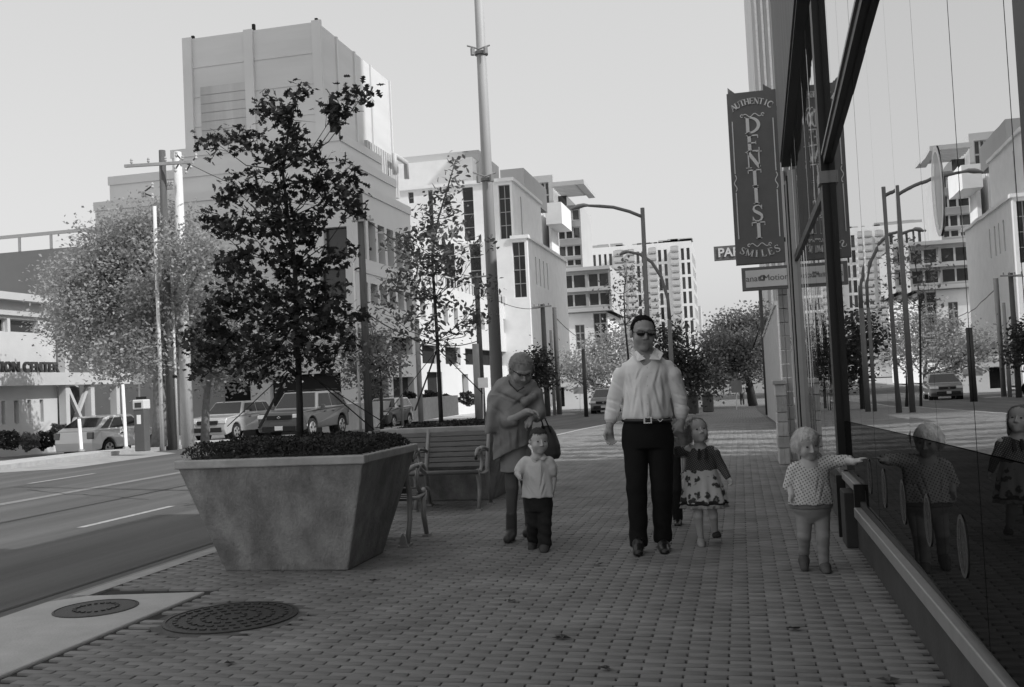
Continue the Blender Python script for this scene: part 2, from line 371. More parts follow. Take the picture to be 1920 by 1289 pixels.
# round frosted markers on the glass
def dot_mat():
    m = mat('frosted_film', .30, .6, .2, 20); n, l, b = nodes(m); return m
def ring_disc(name, y, z, ry, rz, label, rm=None, dm=None):
    WX = bow(y)-.002; t = thing(name, label, 'window marker', (WX-.004, y, z)); n = 40
    o = [(WX-.0035, y+ry*math.cos(2*math.pi*k/n), z+rz*math.sin(2*math.pi*k/n)) for k in range(n)]
    i = [(WX-.0035, y+ry*.86*math.cos(2*math.pi*k/n), z+rz*.86*math.sin(2*math.pi*k/n)) for k in range(n)]
    ob = [(a+.002, b, c) for a, b, c in o]; ib = [(a+.002, b, c) for a, b, c in i]
    mb = MB().add(o+i+ob+ib, [(k, n+k, n+(k+1) % n, (k+1) % n) for k in range(n)]+[(k, (k+1) % n, 2*n+(k+1) % n, 2*n+k) for k in range(n)])
    mb.build('ring', rm or mat('marker_ring', .07, .6, .1, 10), t)
    MB().prism(i, ib).build('disc', dm or m_film, t)
m_film = bpy.data.materials.new('frosted_disc'); m_film.use_nodes = True
_n, _l = m_film.node_tree.nodes, m_film.node_tree.links; _b = _n['Principled BSDF']; _tr = _n.new('ShaderNodeBsdfTransparent'); _mx = _n.new('ShaderNodeMixShader')
_b.inputs['Base Color'].default_value = (.22, .22, .22, 1); _b.inputs['Roughness'].default_value = .7; _mx.inputs[0].default_value = .12
_l.new(_tr.outputs[0], _mx.inputs[1]); _l.new(_b.outputs[0], _mx.inputs[2]); _l.new(_mx.outputs[0], _n['Material Output'].inputs[0])
m_film2 = m_film.copy(); m_film2.node_tree.nodes['Mix Shader'].inputs[0].default_value = .45; m_film2.node_tree.nodes['Principled BSDF'].inputs['Base Color'].default_value = (.85, .85, .85, 1)
for k, (y, z) in enumerate(((3.92, .70), (4.68, .685), (5.43, .67), (6.18, .655), (6.9, .65))):
    ring_disc('window_marker', y, z, .085, .115, 'low frosted oval marker on the glass, %s from the right edge of the picture' % ('first', 'second', 'third', 'fourth', 'fifth')[k])
ring_disc('window_marker', 3.955, 2.01, .10, .17, 'tall frosted oval marker high on the glass', mat('pale_ring', .85, .6, .05, 10), m_film2)

# stone end bay of the shop and the parking lot beyond it
stoneb = thing('stone_bay', 'pale limestone end bay of the shop front carrying the signs', 'building', (.8, 14.5, 0))
MB().box((.77, 14.62, -.1), (9, 14.85, 6.2)).build('wall', m_stone2, stoneb)
for k in range(9):
    for j in range(2): MB().box((.745, 14.63+j*.11, .02+k*.42), (.77, 14.73+j*.11, .42+k*.42)).build('block', m_stone if (k+j) % 2 else m_stone2, stoneb, bevel=.006)
MB().tube([(.752, 14.58, 0), (.752, 14.58, 4.2)], .022, 8).build('downpipe', m_alu, stoneb)
MB().box((WX+.06, .5, 6.3), (9, 9.0, 7.8)).build('shade_storey', m_stone2, stoneb)  # out of view, height chosen so its shadow covers the foreground oak
strip('parking_lot', WX+.01, 40, [15.0, 30, 40, 56, 70], .006, m_asph)
colm = thing('stone_column', 'square column of small pale blocks just beyond the low pier', 'column', (.69, 15.78, 0))
for k in range(14):
    for j in range(2): MB().box((.625+j*.072, 15.66, .004+k*.21), (.693+j*.072, 15.9, .204+k*.21)).build('block', m_stone if (k+j) % 2 else m_stone2, colm, bevel=.006)
bwl = thing('boundary_wall', 'long pale panelled wall along the far right edge of the pavement', 'wall', (.95, 30, 0))
for k in range(7):
    ya = 24+k*2.0; zz = zg(ya+1)
    MB().box((.90, ya, zz-.2), (1.02, ya+1.985, zz+2.9)).build('panel', m_stone, bwl, bevel=.01); MB().box((.87, ya, zz+2.9), (1.05, ya+1.985, zz+3.0)).build('coping', m_stone2, bwl)
pier = thing('stone_pier', 'low rough limestone pier with flat cap beside the shop front', 'pier', (.55, 15.3, 0))
z = 0; k = 0
while z < 1.12:
    h = (.24, .17, .21, .14)[k % 4]
    for (xa, xb) in (((.48, .64),) if k % 2 else ((.48, .57), (.572, .64))):
        j = random.uniform(-.008, .008); mm = mat('pier_stone_%d' % (k % 3), (.52, .44, .58)[k % 3], .85, .2, 7, .5, 25)
        MB().box((xa+j, 15.05+abs(j), z+.003), (xb, 15.55+random.uniform(-.01, .01), z+h-.004)).build('stone', mm, pier, bevel=.01)
    z += h; k += 1
MB().box((.45, 15.02, z), (.66, 15.6, z+.06)).build('cap', m_stone, pier, bevel=.008)

# ---------------------------------------------------------------- serif lettering
def ribbon(mb, pts, ws, th=.012):
    P = [Vector((p[0], p[1])) for p in pts]; n = len(P); a, b = [], []
    for i in range(n):
        d = (P[min(i+1, n-1)]-P[max(i-1, 0)]).normalized(); nn = Vector((-d.y, d.x))*(ws[i] if hasattr(ws, '__len__') else ws)
        a.append(P[i]+nn); b.append(P[i]-nn)
    vs = [(q.x, q.y, th) for q in a]+[(q.x, q.y, th) for q in b]+[(q.x, q.y, 0) for q in a]+[(q.x, q.y, 0) for q in b]
    fs = []
    for i in range(n-1):
        fs += [(n+i, n+i+1, i+1, i), (i, i+1, 2*n+i+1, 2*n+i), (n+i+1, n+i, 3*n+i, 3*n+i+1)]
    fs += [(0, 2*n, 3*n, n), (n-1, 2*n-1, 4*n-1, 3*n-1)]
    mb.add(vs, fs)
def arc(cx, cy, rx, ry, a0, a1, n=18): return [(cx+rx*math.cos(math.radians(a0+(a1-a0)*i/n)), cy+ry*math.sin(math.radians(a0+(a1-a0)*i/n))) for i in range(n+1)]
TK, TN = .098, .036
def letter(c):
    S = []          # strokes: (pts, widths)
    def v(x, wd, serif=(1, 1)):
        S.append(([(x, 0), (x, 1)], wd))
        for f, yy in zip(serif, (.02, .98)):
            if f: S.append(([(x-.17, yy), (x+.17, yy)], .02))
    def h(x0, x1, yy, tick=0):
        S.append(([(x0, yy), (x1, yy)], TN))
        if tick: S.append(([(x1, yy), (x1, yy+tick)], .025))
    if c == 'I': v(.2, TK); wd = .4
    elif c == 'T': v(.4, TK, (1, 0)); h(.02, .78, .97); S.append(([(.03, .98), (.03, .78)], .022)); S.append(([(.77, .98), (.77, .78)], .022)); wd = .8
    elif c == 'E': v(.18, TK); h(.1, .68, .97, -.18); h(.1, .55, .52); S.append(([(.55, .42), (.55, .62)], .02)); h(.1, .72, .03, .2); wd = .75
    elif c == 'L': v(.18, TK); h(.1, .68, .03, .22); wd = .7
    elif c == 'D':
        v(.18, TK); p = arc(.2, .5, .62, .47, 90, -90); n = len(p)
        S.append((p, [TN+(TK-TN)*math.sin(math.pi*i/(n-1)) for i in range(n)])); wd = .88
    elif c == 'N': v(.14, .035, (1, 1)); v(.76, .035, (0, 1)); S.append(([(.13, .98), (.77, .02)], TK)); wd = .9
    elif c == 'M': v(.12, .035); v(.9, TK); S.append(([(.14, .98), (.52, .05)], TK)); S.append(([(.52, .05), (.88, .98)], TN)); wd = 1.05
    elif c == 'A': S.append(([(.06, 0), (.42, 1)], TN)); S.append(([(.40, 1), (.76, 0)], TK)); h(.2, .62, .36); S.append(([(-.02, .02), (.2, .02)], .02)); S.append(([(.6, .02), (.9, .02)], .02)); wd = .86
    elif c == 'H': v(.16, TK); v(.70, TK); h(.16, .70, .52); wd = .86
    elif c == 'U':
        S.append(([(.16, 1), (.16, .35)], TK)); p = arc(.43, .34, .27, .31, 180, 360); S.append((p, [TK-(TK-TN)*i/18 for i in range(19)])); S.append(([(.70, .34), (.70, 1)], TN))
        S.append(([(.0, .98), (.32, .98)], .02)); S.append(([(.58, .98), (.84, .98)], .02)); wd = .86
    elif c == 'C':
        p = arc(.46, .5, .40, .48, 45, 315); n = len(p); S.append((p, [TN+(TK-TN)*math.sin(math.pi*i/(n-1)) for i in range(n)])); S.append(([(.74, .62), (.74, .95)], .022)); wd = .84
    elif c == 'S':
        p = [(.58, .78), (.54, .9), (.42, .97), (.27, .96), (.15, .88), (.12, .75), (.18, .64), (.32, .55), (.46, .46), (.57, .36), (.59, .22), (.52, .09), (.38, .03), (.22, .04), (.12, .12), (.08, .26)]
        S.append((p, [.025, .028, .032, .04, .05, .065, .08, .09, .09, .08, .065, .05, .04, .032, .028, .025])); S.append(([(.60, .72), (.60, .98)], .02)); S.append(([(.06, .04), (.06, .3)], .02)); wd = .68
    return S, wd
def put_letter(c, name, m, parent, X, Z, size, Yp, rot=0.0, th=.012):
    S, wd = letter(c); mb = MB(); ca, sa = math.cos(rot), math.sin(rot)
    for pts, ws in S: ribbon(mb, [((x-wd/2), (y-.5)) for x, y in pts], ws)
    vs = [(X+(x*ca-y*sa)*size, Yp-z, Z+(x*sa+y*ca)*size) for x, y, z in mb.v]
    m2 = MB(); m2.v = vs; m2.f = mb.f; return m2.build(name, m, parent)
m_sign = mat('sign_face', .17, .55, .12, 4, spec=.35)
m_let = mat('sign_letter', .88, .6, .05, 10)
YS1 = 15.0
def SP(u, v): p = atY(u, v, YS1); return p.x, p.z
den = thing('dentist_sign', 'tall dark blade sign reading AUTHENTIC DENTIST SMILES on the stone building', 'sign', (.6, YS1, 3))
x0, x1, z0, z1 = .03, .735, 2.955, 5.505
MB().box((x0, YS1, z0), (x1, YS1+.14, z1)).build('panel', m_sign, den, bevel=.006)
for (xa, xb) in ((.05, .16), (.56, .7)):
    MB().prism([(xa, YS1+.04, z1), (xb, YS1+.04, z1), (xa+.0, YS1+.04, z1+.10)], [(xa, YS1+.08, z1), (xb, YS1+.08, z1), (xa, YS1+.08, z1+.10)]).build('bracket', m_sign, den)
MB().box((x1, YS1+.05, z0+.3), (.66+.1, YS1+.09, z0+.36)).build('wall_bracket', m_black, den); MB().box((x1-.1, YS1+.05, z1-.3), (.78, YS1+.09, z1-.24)).build('wall_bracket', m_black, den)
for c, (u, v) in zip('DENTIST', ((1410, 235), (1411.5, 269), (1413.5, 300), (1415.5, 334), (1418, 367), (1420.5, 400), (1423, 432))):
    X, Z = SP(u, v); put_letter(c, 'letter', m_let, den, X, Z, .245, YS1-.001)
cxm = (x0+x1)/2
for i, c in enumerate('AUTHENTIC'):
    a = math.radians(32-64*i/8); put_letter(c, 'letter', m_let, den, cxm-.50*math.sin(a), 4.88+.50*math.cos(a)-.02, .092, YS1-.001, a)
for i, c in enumerate('SMILES'):
    a = math.radians(-25+50*i/5); put_letter(c, 'letter', m_let, den, cxm+.58*math.sin(a), 3.66-.58*math.cos(a)+.02, .105, YS1-.001, a)
for zz in (5.15, 3.23):
    mb = MB(); ribbon(mb, [(-.14+.28*i/24, .022*math.sin(i/24*4*math.pi)) for i in range(25)], .006)
    for sx in (-1, 1): ribbon(mb, arc(sx*.15, 0, .02, .02, 0, 300, 10), .006)
    MB_ = MB(); MB_.v = [(cxm+x, YS1-.001-z*.6, zz+y) for x, y, z in mb.v]; MB_.f = mb.f; MB_.build('scroll_ornament', m_let, den)
for xx in (x0+.06, x1-.06):
    for za, zb in ((4.30, 5.08), (3.33, 4.02)): MB().box((xx-.007, YS1-.008, za), (xx+.007, YS1-.001, zb)).build('rule', m_let, den)
    mb = MB(); ribbon(mb, [(.016*math.sin(i/16*3*math.pi), -.12+.24*i/16) for i in range(17)], .006)
    MB_ = MB(); MB_.v = [(xx+x, YS1-.001-z*.6, 4.16+y) for x, y, z in mb.v]; MB_.f = mb.f; MB_.build('scroll_ornament', m_let, den)
def text_part(body, size, m, parent, loc, bold=0.0, extrude=.004, spacing=1.0, rz=0.0, align='CENTER', name='wording'):
    cu = bpy.data.curves.new('txt', 'FONT'); cu.body = body; cu.size = size; cu.align_x = align; cu.align_y = 'CENTER'; cu.offset = bold; cu.extrude = extrude; cu.space_character = spacing
    to = bpy.data.objects.new('txt', cu); COL.objects.link(to)
    dg = bpy.context.evaluated_depsgraph_get(); me = bpy.data.meshes.new_from_object(to.evaluated_get(dg))
    bpy.data.objects.remove(to)
    o = add_obj(name, me, m, parent); r = root_loc(parent) if parent else Vector()
    o.location = Vector(loc)-Vector(r); o.rotation_euler = (math.pi/2, 0, rz); return o
an = thing('clinic_sign', 'small white sign reading anatOMotion under the dentist sign', 'sign', (.6, YS1, 2.5))
MB().box((.10, YS1+.02, 2.565), (.785, YS1+.12, 2.905)).build('frame', mat('sign_frame', .2, .5, .1, 6), an, bevel=.005)
MB().box((.155, YS1+.008, 2.61), (.745, YS1+.019, 2.86)).build('face', mat('sign_white', .88, .5, .05, 6), an)
m_ltx = mat('sign_text', .22, .6, .1, 10)
text_part('anat', .125, m_ltx, an, (.262, YS1+.005, 2.735), 0, .002); text_part('Motion', .125, m_ltx, an, (.585, YS1+.005, 2.735), 0, .002)
mb = MB(); ribbon(mb, [(.045*(1-.035*i/1.0*.6)*math.cos(i*.42), .045*(1-.021*i)*math.sin(i*.42)) for i in range(34)], .0055, .004)
MB_ = MB(); MB_.v = [(.392+x, YS1+.007-z, 2.735+y) for x, y, z in mb.v]; MB_.f = mb.f; MB_.build('swirl_logo', m_ltx, an)
for zz in (2.66, 2.84): MB().box((.785, YS1+.05, zz), (.84, YS1+.08, zz+.02)).build('bracket', m_black, an)
pk = thing('parking_sign', 'dark rectangular PARKING sign half hidden behind the dentist sign', 'sign', (.6, 19, 3.7))
pa, pb = atY(1338, 463, 19), atY(1342, 489, 19)
MB().box((pa.x, 19, pb.z), (.70, 19.1, pa.z)).build('panel', mat('park_face', .16, .55, .1, 6), pk)
text_part('PARKING', .23, mat('park_text', .75, .6, .05, 8), pk, (pa.x+.07, 18.99, (pa.z+pb.z)/2), .006, .004, 1.0, 0, 'LEFT')

# ================================================================ planters, benches, lamp pole on the pavement
m_plant = mat('planter_concrete', .29, .8, .25, 7, .5, 60, stretch=(1, 1, .55))
n_, l_, b_ = nodes(m_plant)                      # rain streaks and blotches on the cast concrete
src_ = b_.inputs['Base Color'].links[0].from_socket; tc_ = n_.new('ShaderNodeTexCoord'); mp_ = n_.new('ShaderNodeMapping'); mp_.inputs['Scale'].default_value = (5, 5, 1.3)
st_ = n_.new('ShaderNodeTexNoise'); st_.inputs['Scale'].default_value = 1.5; st_.inputs['Detail'].default_value = 6; mr_ = n_.new('ShaderNodeMapRange'); mr_.inputs[1].default_value = .35; mr_.inputs[2].default_value = .62; mr_.inputs[3].default_value = .84; mr_.inputs[4].default_value = 1.08
bl_ = n_.new('ShaderNodeTexNoise'); bl_.inputs['Scale'].default_value = 2.3; bl_.inputs['Detail'].default_value = 10; bl_.inputs['Roughness'].default_value = .75; mr2_ = n_.new('ShaderNodeMapRange'); mr2_.inputs[1].default_value = .4; mr2_.inputs[2].default_value = .6; mr2_.inputs[3].default_value = .75; mr2_.inputs[4].default_value = 1.12
mu_ = n_.new('ShaderNodeMath'); mu_.operation = 'MULTIPLY'; mu2_ = n_.new('ShaderNodeMath'); mu2_.operation = 'MULTIPLY'
l_.new(tc_.outputs['Object'], mp_.inputs[0]); l_.new(mp_.outputs[0], st_.inputs['Vector']); l_.new(st_.outputs['Fac'], mr_.inputs[0]); l_.new(tc_.outputs['Object'], bl_.inputs['Vector']); l_.new(bl_.outputs['Fac'], mr2_.inputs[0])
l_.new(src_, mu_.inputs[0]); l_.new(mr_.outputs[0], mu_.inputs[1]); l_.new(mu_.outputs[0], mu2_.inputs[0]); l_.new(mr2_.outputs[0], mu2_.inputs[1]); l_.new(mu2_.outputs[0], b_.inputs['Base Color'])
m_soil = mat('soil', .04, .95, .3, 30)
def planter(label, cx, y0, ybk):
    t = thing('planter', label, 'planter', (cx, (y0+ybk)/2, 0), 0, 'planters along the kerb')
    bx, tx = .515, .765; ty0, ty1 = y0-.23, ybk+.23; H = .84
    def ring(hx, a, b, z): return [(cx-hx, a, z), (cx+hx, a, z), (cx+hx, b, z), (cx-hx, b, z)]
    mb = MB().add(ring(bx, y0, ybk, .0)+ring(tx, ty0, ty1, H)+ring(tx-.06, ty0+.06, ty1-.06, H)+ring(tx-.08, ty0+.08, ty1-.08, H-.2),
        [(3, 2, 1, 0)]+[(i, (i+1) % 4, 4+(i+1) % 4, 4+i) for i in range(4)]+[(4+i, 4+(i+1) % 4, 8+(i+1) % 4, 8+i) for i in range(4)]+[(8+i, 8+(i+1) % 4, 12+(i+1) % 4, 12+i) for i in range(4)])
    mb.build('body', m_plant, t, bevel=.012)
    r = MB(); o = .02
    for a, b in (((cx-tx-o, ty0-o), (cx+tx+o, ty0+.07)), ((cx-tx-o, ty1-.07), (cx+tx+o, ty1+o)), ((cx-tx-o, ty0+.07), (cx-tx+.07, ty1-.07)), ((cx+tx-.07, ty0+.07), (cx+tx+o, ty1-.07))):
        r.box((a[0], a[1], H-.01), (b[0], b[1], H+.055))
    r.build('rim', mat('planter_rim', .40, .8, .25, 5, .25, 30), t, bevel=.01)
    MB().box((cx-tx+.07, ty0+.07, H-.2), (cx+tx-.07, ty1-.07, H-.02)).build('soil', m_soil, t)
    return t
planter('large tapered concrete planter in the left foreground', -3.525, 7.2, 7.97)
planter('second tapered concrete planter behind the far bench', -3.47, 11.58, 12.28)
m_wood = mat('bench_slat', .14, .55, .3, 8, .15, 40, spec=.35, stretch=(.6, 6, 6)); m_castg = mat('bench_cast_metal', .3, .5, .15, 10, metal=.3, spec=.5)
def bench(label, loc, rz):
    t = thing('park_bench', label, 'bench', loc, rz, 'slatted benches between the planters')   # faces -Y, back at +Y
    L = 1.46
    for k in range(7):
        z = .47+k*.058; y = .20+k*.022
        MB().frame_box((0, y, z), (L/2, 0, 0), (0, .009, .0), (0, .008, .024)).build('back_slat', m_wood, t, bevel=.004, local=True)
    for k in range(6):
        y = -.26+k*.076; z = .445-(.012 if k else .03)-.01*k
        MB().box((-L/2, y-.03, z-.011), (L/2, y+.03, z+.011)).build('seat_slat', m_wood, t, bevel=.004, local=True)
    MB().tube([(-L/2-.02, -.30, .425), (L/2+.02, -.30, .425)], .026, 10).build('front_roll', m_wood, t, True, local=True)
    for x in (-L/2, 0, L/2):
        MB().tube([(x, .34, .88), (x, .27, .68), (x, .18, .44), (x, .20, .22), (x, .28, .02)], [.02, .024, .026, .024, .022], 8).build('back_leg', m_castg, t, True, local=True)
        MB().tube([(x, -.26, .42), (x, -.20, .33), (x, -.19, .20), (x, -.26, .02)], [.024, .028, .026, .022], 8).build('front_leg', m_castg, t, True, local=True)
        MB().box((x-.03, -.31, 0), (x+.03, -.22, .02)).build('foot', m_castg, t, local=True); MB().box((x-.03, .23, 0), (x+.03, .33, .02)).build('foot', m_castg, t, local=True)
        MB().tube([(x, -.26, .40), (x, 0, .38), (x, .19, .40)], .02, 8).build('seat_bracket', m_castg, t, True, local=True)
        p = [(x, -.17+.125*math.cos(math.radians(a)), .545+.125*math.sin(math.radians(a))) for a in range(-120, 205, 18)]
        p = [(x, .23, .63), (x, .10, .665), (x, -.05, .675)]+p[::-1][2:]
        MB().tube(p, .020, 8).build('arm_loop', m_castg, t, True, local=True)
    return t
bench('slatted bench facing away behind the large foreground planter', (-3.64, 8.60, 0), math.pi)
bench('slatted bench facing the camera in front of the second planter', (-3.60, 10.86, 0), 0)
p = atZ(757, 1026)
t = thing('metal_stub', 'small broken metal bracket on the bricks beside the bench leg', 'bracket', p)
MB().box((p.x-.05, p.y-.02, 0), (p.x+.05, p.y+.02, .012)).build('base_plate', m_castg, t)
MB().prism([(p.x-.03, p.y-.012, .012), (p.x+.035, p.y-.012, .012), (p.x+.02, p.y-.012, .085), (p.x+.0, p.y-.012, .12), (p.x-.025, p.y-.012, .08)],
           [(p.x-.03, p.y+.012, .012), (p.x+.035, p.y+.012, .012), (p.x+.02, p.y+.012, .085), (p.x+.0, p.y+.012, .12), (p.x-.025, p.y+.012, .08)]).build('upright', m_castg, t)
m_pole = mat('pole_paint', .40, .55, .1, 4, stretch=(3, 3, .3))
lp = thing('lamp_pole', 'thick pale lamp pole rising out of the top of the picture', 'pole', (-3.16, 12.88, 0))
MB().tube([(-3.16, 12.88, 0), (-3.16, 12.88, 9.5)], [.088, .05], 20).build('shaft', m_pole, lp, True)
MB().lathe((-3.16, 12.88, 0), [(.19, 0), (.19, .05), (.15, .09), (.135, .3), (.125, .32)], 20).build('base', m_pole, lp)
for (u, v) in ((908, 100), (921, 337)):
    q = atY(u, v, 12.88); mb = MB().lathe((-3.16, 12.88, q.z), [(.08, -.025), (.092, -.02), (.092, .02), (.08, .025)], 16); mb.build('clamp_band', m_castg, lp)
    for dx in (-.09, .09): MB().tube([(-3.16+dx, 12.76, q.z-.05), (-3.16+dx, 12.76, q.z+.04)], .03, 8).build('clamp_bolt', m_castg, lp)
    MB().tube([(-3.33, 12.80, q.z+.1), (-3.16, 12.75, q.z+.02), (-3.02, 12.80, q.z+.07)], .012, 6).build('strap', m_castg, lp)
# ================================================================ buildings across the street
m_win = mat('window_glass', .035, .08, 0, spec=.6)
m_winl = mat('window_glass_pale', .10, .12, 0, spec=.6)
m_dark = mat('garage_dark', .02, .9, .2, 1)
m_fr = mat('window_frame', .5, .5, 0)
m_bconc = mat('hospital_concrete', .64, .85, .07, .25, .08, 3)
m_bpan = mat('hospital_panel', .62, .8, .10, .2, .1, 2, stretch=(.4, .4, 2.5))
m_cw = mat('white_brickwork', .80, .85, .07, .8, .15, 6)
m_pent = mat('penthouse_grey', .48, .8, .06, .3)
m_dgrey = mat('clad_grey', .34, .7, .08, .5)
m_ew = mat('tower_white', .80, .8, .05, .3)
m_bal = mat('balcony_grey', .30, .7, .1, 1)
def facade(t, m, O, U, L, H, holes, dp=.35, gm=None, mull=(1, 1), fm=None, wname='wall', pname='window', fw=.08):
    O, U = Vector(O), Vector(U); Zv = Vector((0, 0, 1)); N = U.cross(Zv)
    us = sorted(set([0, L]+[h[0] for h in holes]+[h[1] for h in holes])); vs = sorted(set([0, H]+[h[2] for h in holes]+[h[3] for h in holes]))
    mb = MB()
    P = lambda u, v, d=0: O+U*u+Zv*v-N*d
    for a, b in zip(us, us[1:]):
        for c, d in zip(vs, vs[1:]):
            mu, mv = (a+b)/2, (c+d)/2
            if any(h[0] < mu < h[1] and h[2] < mv < h[3] for h in holes): continue
            mb.add([P(a, c), P(b, c), P(b, d), P(a, d)], [(0, 1, 2, 3)])
    for h in holes:
        a, b, c, d = h[:4]
        q = [P(a, c), P(b, c), P(b, d), P(a, d)]; r = [P(a, c, dp), P(b, c, dp), P(b, d, dp), P(a, d, dp)]
        mb.add(q+r, [(i, 4+i, 4+(i+1) % 4, (i+1) % 4) for i in range(4)])
    mb.build(wname, m, t)
    for h in holes:
        a, b, c, d = h[:4]; g = gm or m_win; ml = mull; f_ = fm
        if len(h) > 4 and h[4] is not None: g = h[4]
        if len(h) > 5: ml = h[5]
        w_ = MB().add([P(a, c, dp-.02), P(b, c, dp-.02), P(b, d, dp-.02), P(a, d, dp-.02)], [(0, 1, 2, 3)]).build(pname, g, t)
        if f_ and ml:
            fb = MB()
            for i in range(ml[0]+1):
                u = a+(b-a)*i/ml[0]; fb.frame_box(P(u, (c+d)/2, dp-.06), U*fw/2, N*.05, Zv*(d-c)/2)
            for j in range(ml[1]+1):
                v = c+(d-c)*j/ml[1]; fb.frame_box(P((a+b)/2, v, dp-.06), U*(b-a)/2, N*.045, Zv*fw/2)
            fb.build('frame', f_, w_)
def shell(t, m, x0, x1, y0, y1, z0, z1, name='shell', bottom=False):
    mb = MB().add([(x0, y0, z0), (x1, y0, z0), (x1, y1, z0), (x0, y1, z0), (x0, y0, z1), (x1, y0, z1), (x1, y1, z1), (x0, y1, z1)],
                  [(4, 5, 6, 7), (2, 3, 7, 6), (3, 0, 4, 7)]+([(3, 2, 1, 0)] if bottom else []))
    return mb.build(name, m, t)
def block(t, m, x0, x1, y0, y1, z0, z1, fh=(), sh=(), dp=.35, gm=None, mull=(1, 1), fm=None, sm=None, bottom=False, fw=.08):
    shell(t, m, x0, x1, y0, y1, z0, z1, bottom=bottom)
    facade(t, m, (x0, y0, z0), (1, 0, 0), x1-x0, z1-z0, [(a-x0, b-x0, c-z0, d-z0)+tuple(r) for a, b, c, d, *r in fh], dp, gm, mull, fm, fw=fw)
    facade(t, sm or m, (x1, y0, z0), (0, 1, 0), y1-y0, z1-z0, [(a-y0, b-y0, c-z0, d-z0)+tuple(r) for a, b, c, d, *r in sh], dp, gm, mull, fm, fw=fw)
def fr(Y, u0, v0, u1, v1):                      # a front opening from its picture corners
    p, q = atY(u0, v0, Y), atY(u1, v1, Y); return (min(p.x, q.x), max(p.x, q.x), min(p.z, q.z), max(p.z, q.z))
def sr(X, u0, v0, u1, v1):                      # a street-side opening
    p, q = atX(u0, v0, X), atX(u1, v1, X); return (min(p.y, q.y), max(p.y, q.y), min(p.z, q.z), max(p.z, q.z))
ZB = -1.2
# ---- B: stepped hospital with a windowless tower
B = thing('hospital_building', 'huge stepped concrete building with a windowless panelled tower on top', 'building', (-35, 62, 0))
bx, by = -24.0, 60.4
z1_, z2_, z3_ = atY(178, 383, by).z, atY(205, 335, by+1.6).z, atY(322, 285, by+3).z
xl1, xl2, xl3 = atY(178, 383, by).x, atY(205, 335, by+1.6).x, atY(322, 285, by+3).x
yend = atX(770, 430, bx).y
side = []
za, zb = atX(692, 450, bx).z-1.4, atX(692, 450, bx).z+1.3
ya, yb = atX(674, 455, bx).y, atX(744, 485, bx).y
stp = (yb-ya)/4; k = 0
while ya+k*stp+1.6 < yend:
    side.append((ya+k*stp-.1, ya+k*stp+1.25, za, zb)); k += 1
za2, zb2 = atX(697, 571, bx).z, atX(697, 532, bx).z
for j in range(k): side.append((ya+j*stp-.1, ya+j*stp+1.25, za2, zb2))
g1a, g1b = atX(700, 662, bx).z, atX(700, 622, bx).z; g0a, g0b = atX(700, 745, bx).z, atX(700, 708, bx).z
y = by+1.0
while y+4.6 < yend-.3:
    side.append((y, y+4.6, g1a, g1b, m_dark)); side.append((y, y+4.6, max(g0a-1.5, -.6), g0b, m_dark)); y += 5.6
front = [fr(by, 606, 428, 652, 480), fr(by, 600, 505, 650, 560)]
for uu in (60, 120, 190, 250, 310, 370, 430, 480, 535): pass
fx = bx-1.2
while fx-5.2 > xl1+2:
    front.append((fx-5, fx, max(g0a-1.5, -.6), g0b+.4, m_dark)); fx -= 6.4
block(B, m_bconc, xl1, bx, by, yend, ZB, z1_, front, side, .5)
block(B, m_bconc, xl2, bx-.9, by+1.6, yend-.5, z1_, z2_)
block(B, m_bconc, xl3, bx-1.8, by+3, yend-1, z2_, z3_)
for (x0, x1, y0, z) in ((xl2, bx-.9, by+1.6, z1_), (xl3, bx-1.8, by+3, z2_)):
    MB().box((x0-.1, y0-.12, z+.0), (x1+.1, y0-.002, z+.35)).build('ledge', m_dgrey, B)
for (x0, x1, y0, y1, z) in ((xl1, bx, by, yend, z1_), (xl2, bx-.9, by+1.6, yend-.5, z2_), (xl3, bx-1.8, by+3, yend-1, z3_)):
    MB().box((x0-.08, y0-.08, z-.5), (x1+.08, y0-.002, z+.1)).box((x1+.002, y0-.08, z-.5), (x1+.09, y1, z+.1)).build('coping', m_bconc, B)
for zz in (4.9, 9.0): MB().box((bx+.002, by, zz+.2), (bx+.06, yend, zz+.5)).build('string_course', m_bconc, B)
ty = by+5.0; tl = atY(355, 160, ty).x; tr = atY(599, 160, ty).x; tz = atY(470, 58, ty).z; tend = atX(733, 200, tr).y
pan = []
block(B, m_bpan, tl, tr, ty, tend, z3_-.5, tz)
tH = tz-z3_
for f in (0.0, .48, 1.0):                       # vertical ribs on the tower front
    xx = tl+(tr-tl)*f; MB().box((xx-.35, ty-.22, z3_-.5), (xx+.35, ty-.002, tz+.05)).build('rib', m_bconc, B)
for f in (.22, .45, .68, .98):
    yy = ty+(tend-ty)*f; MB().box((tr+.002, yy-.12, z3_-.5), (tr+.14, yy+.12, tz)).build('rib', m_bconc, B)
nrow = 4
for j in range(1, nrow):
    zz = z3_+tH*j/nrow
    MB().box((tl+.36, ty-.05, zz-.03), (tl+(tr-tl)*.48-.36, ty-.002, zz+.03)).box((tl+(tr-tl)*.48+.36, ty-.05, zz-.05), (tr-.36, ty-.002, zz+.05)).build('panel_joint', m_bpan, B)
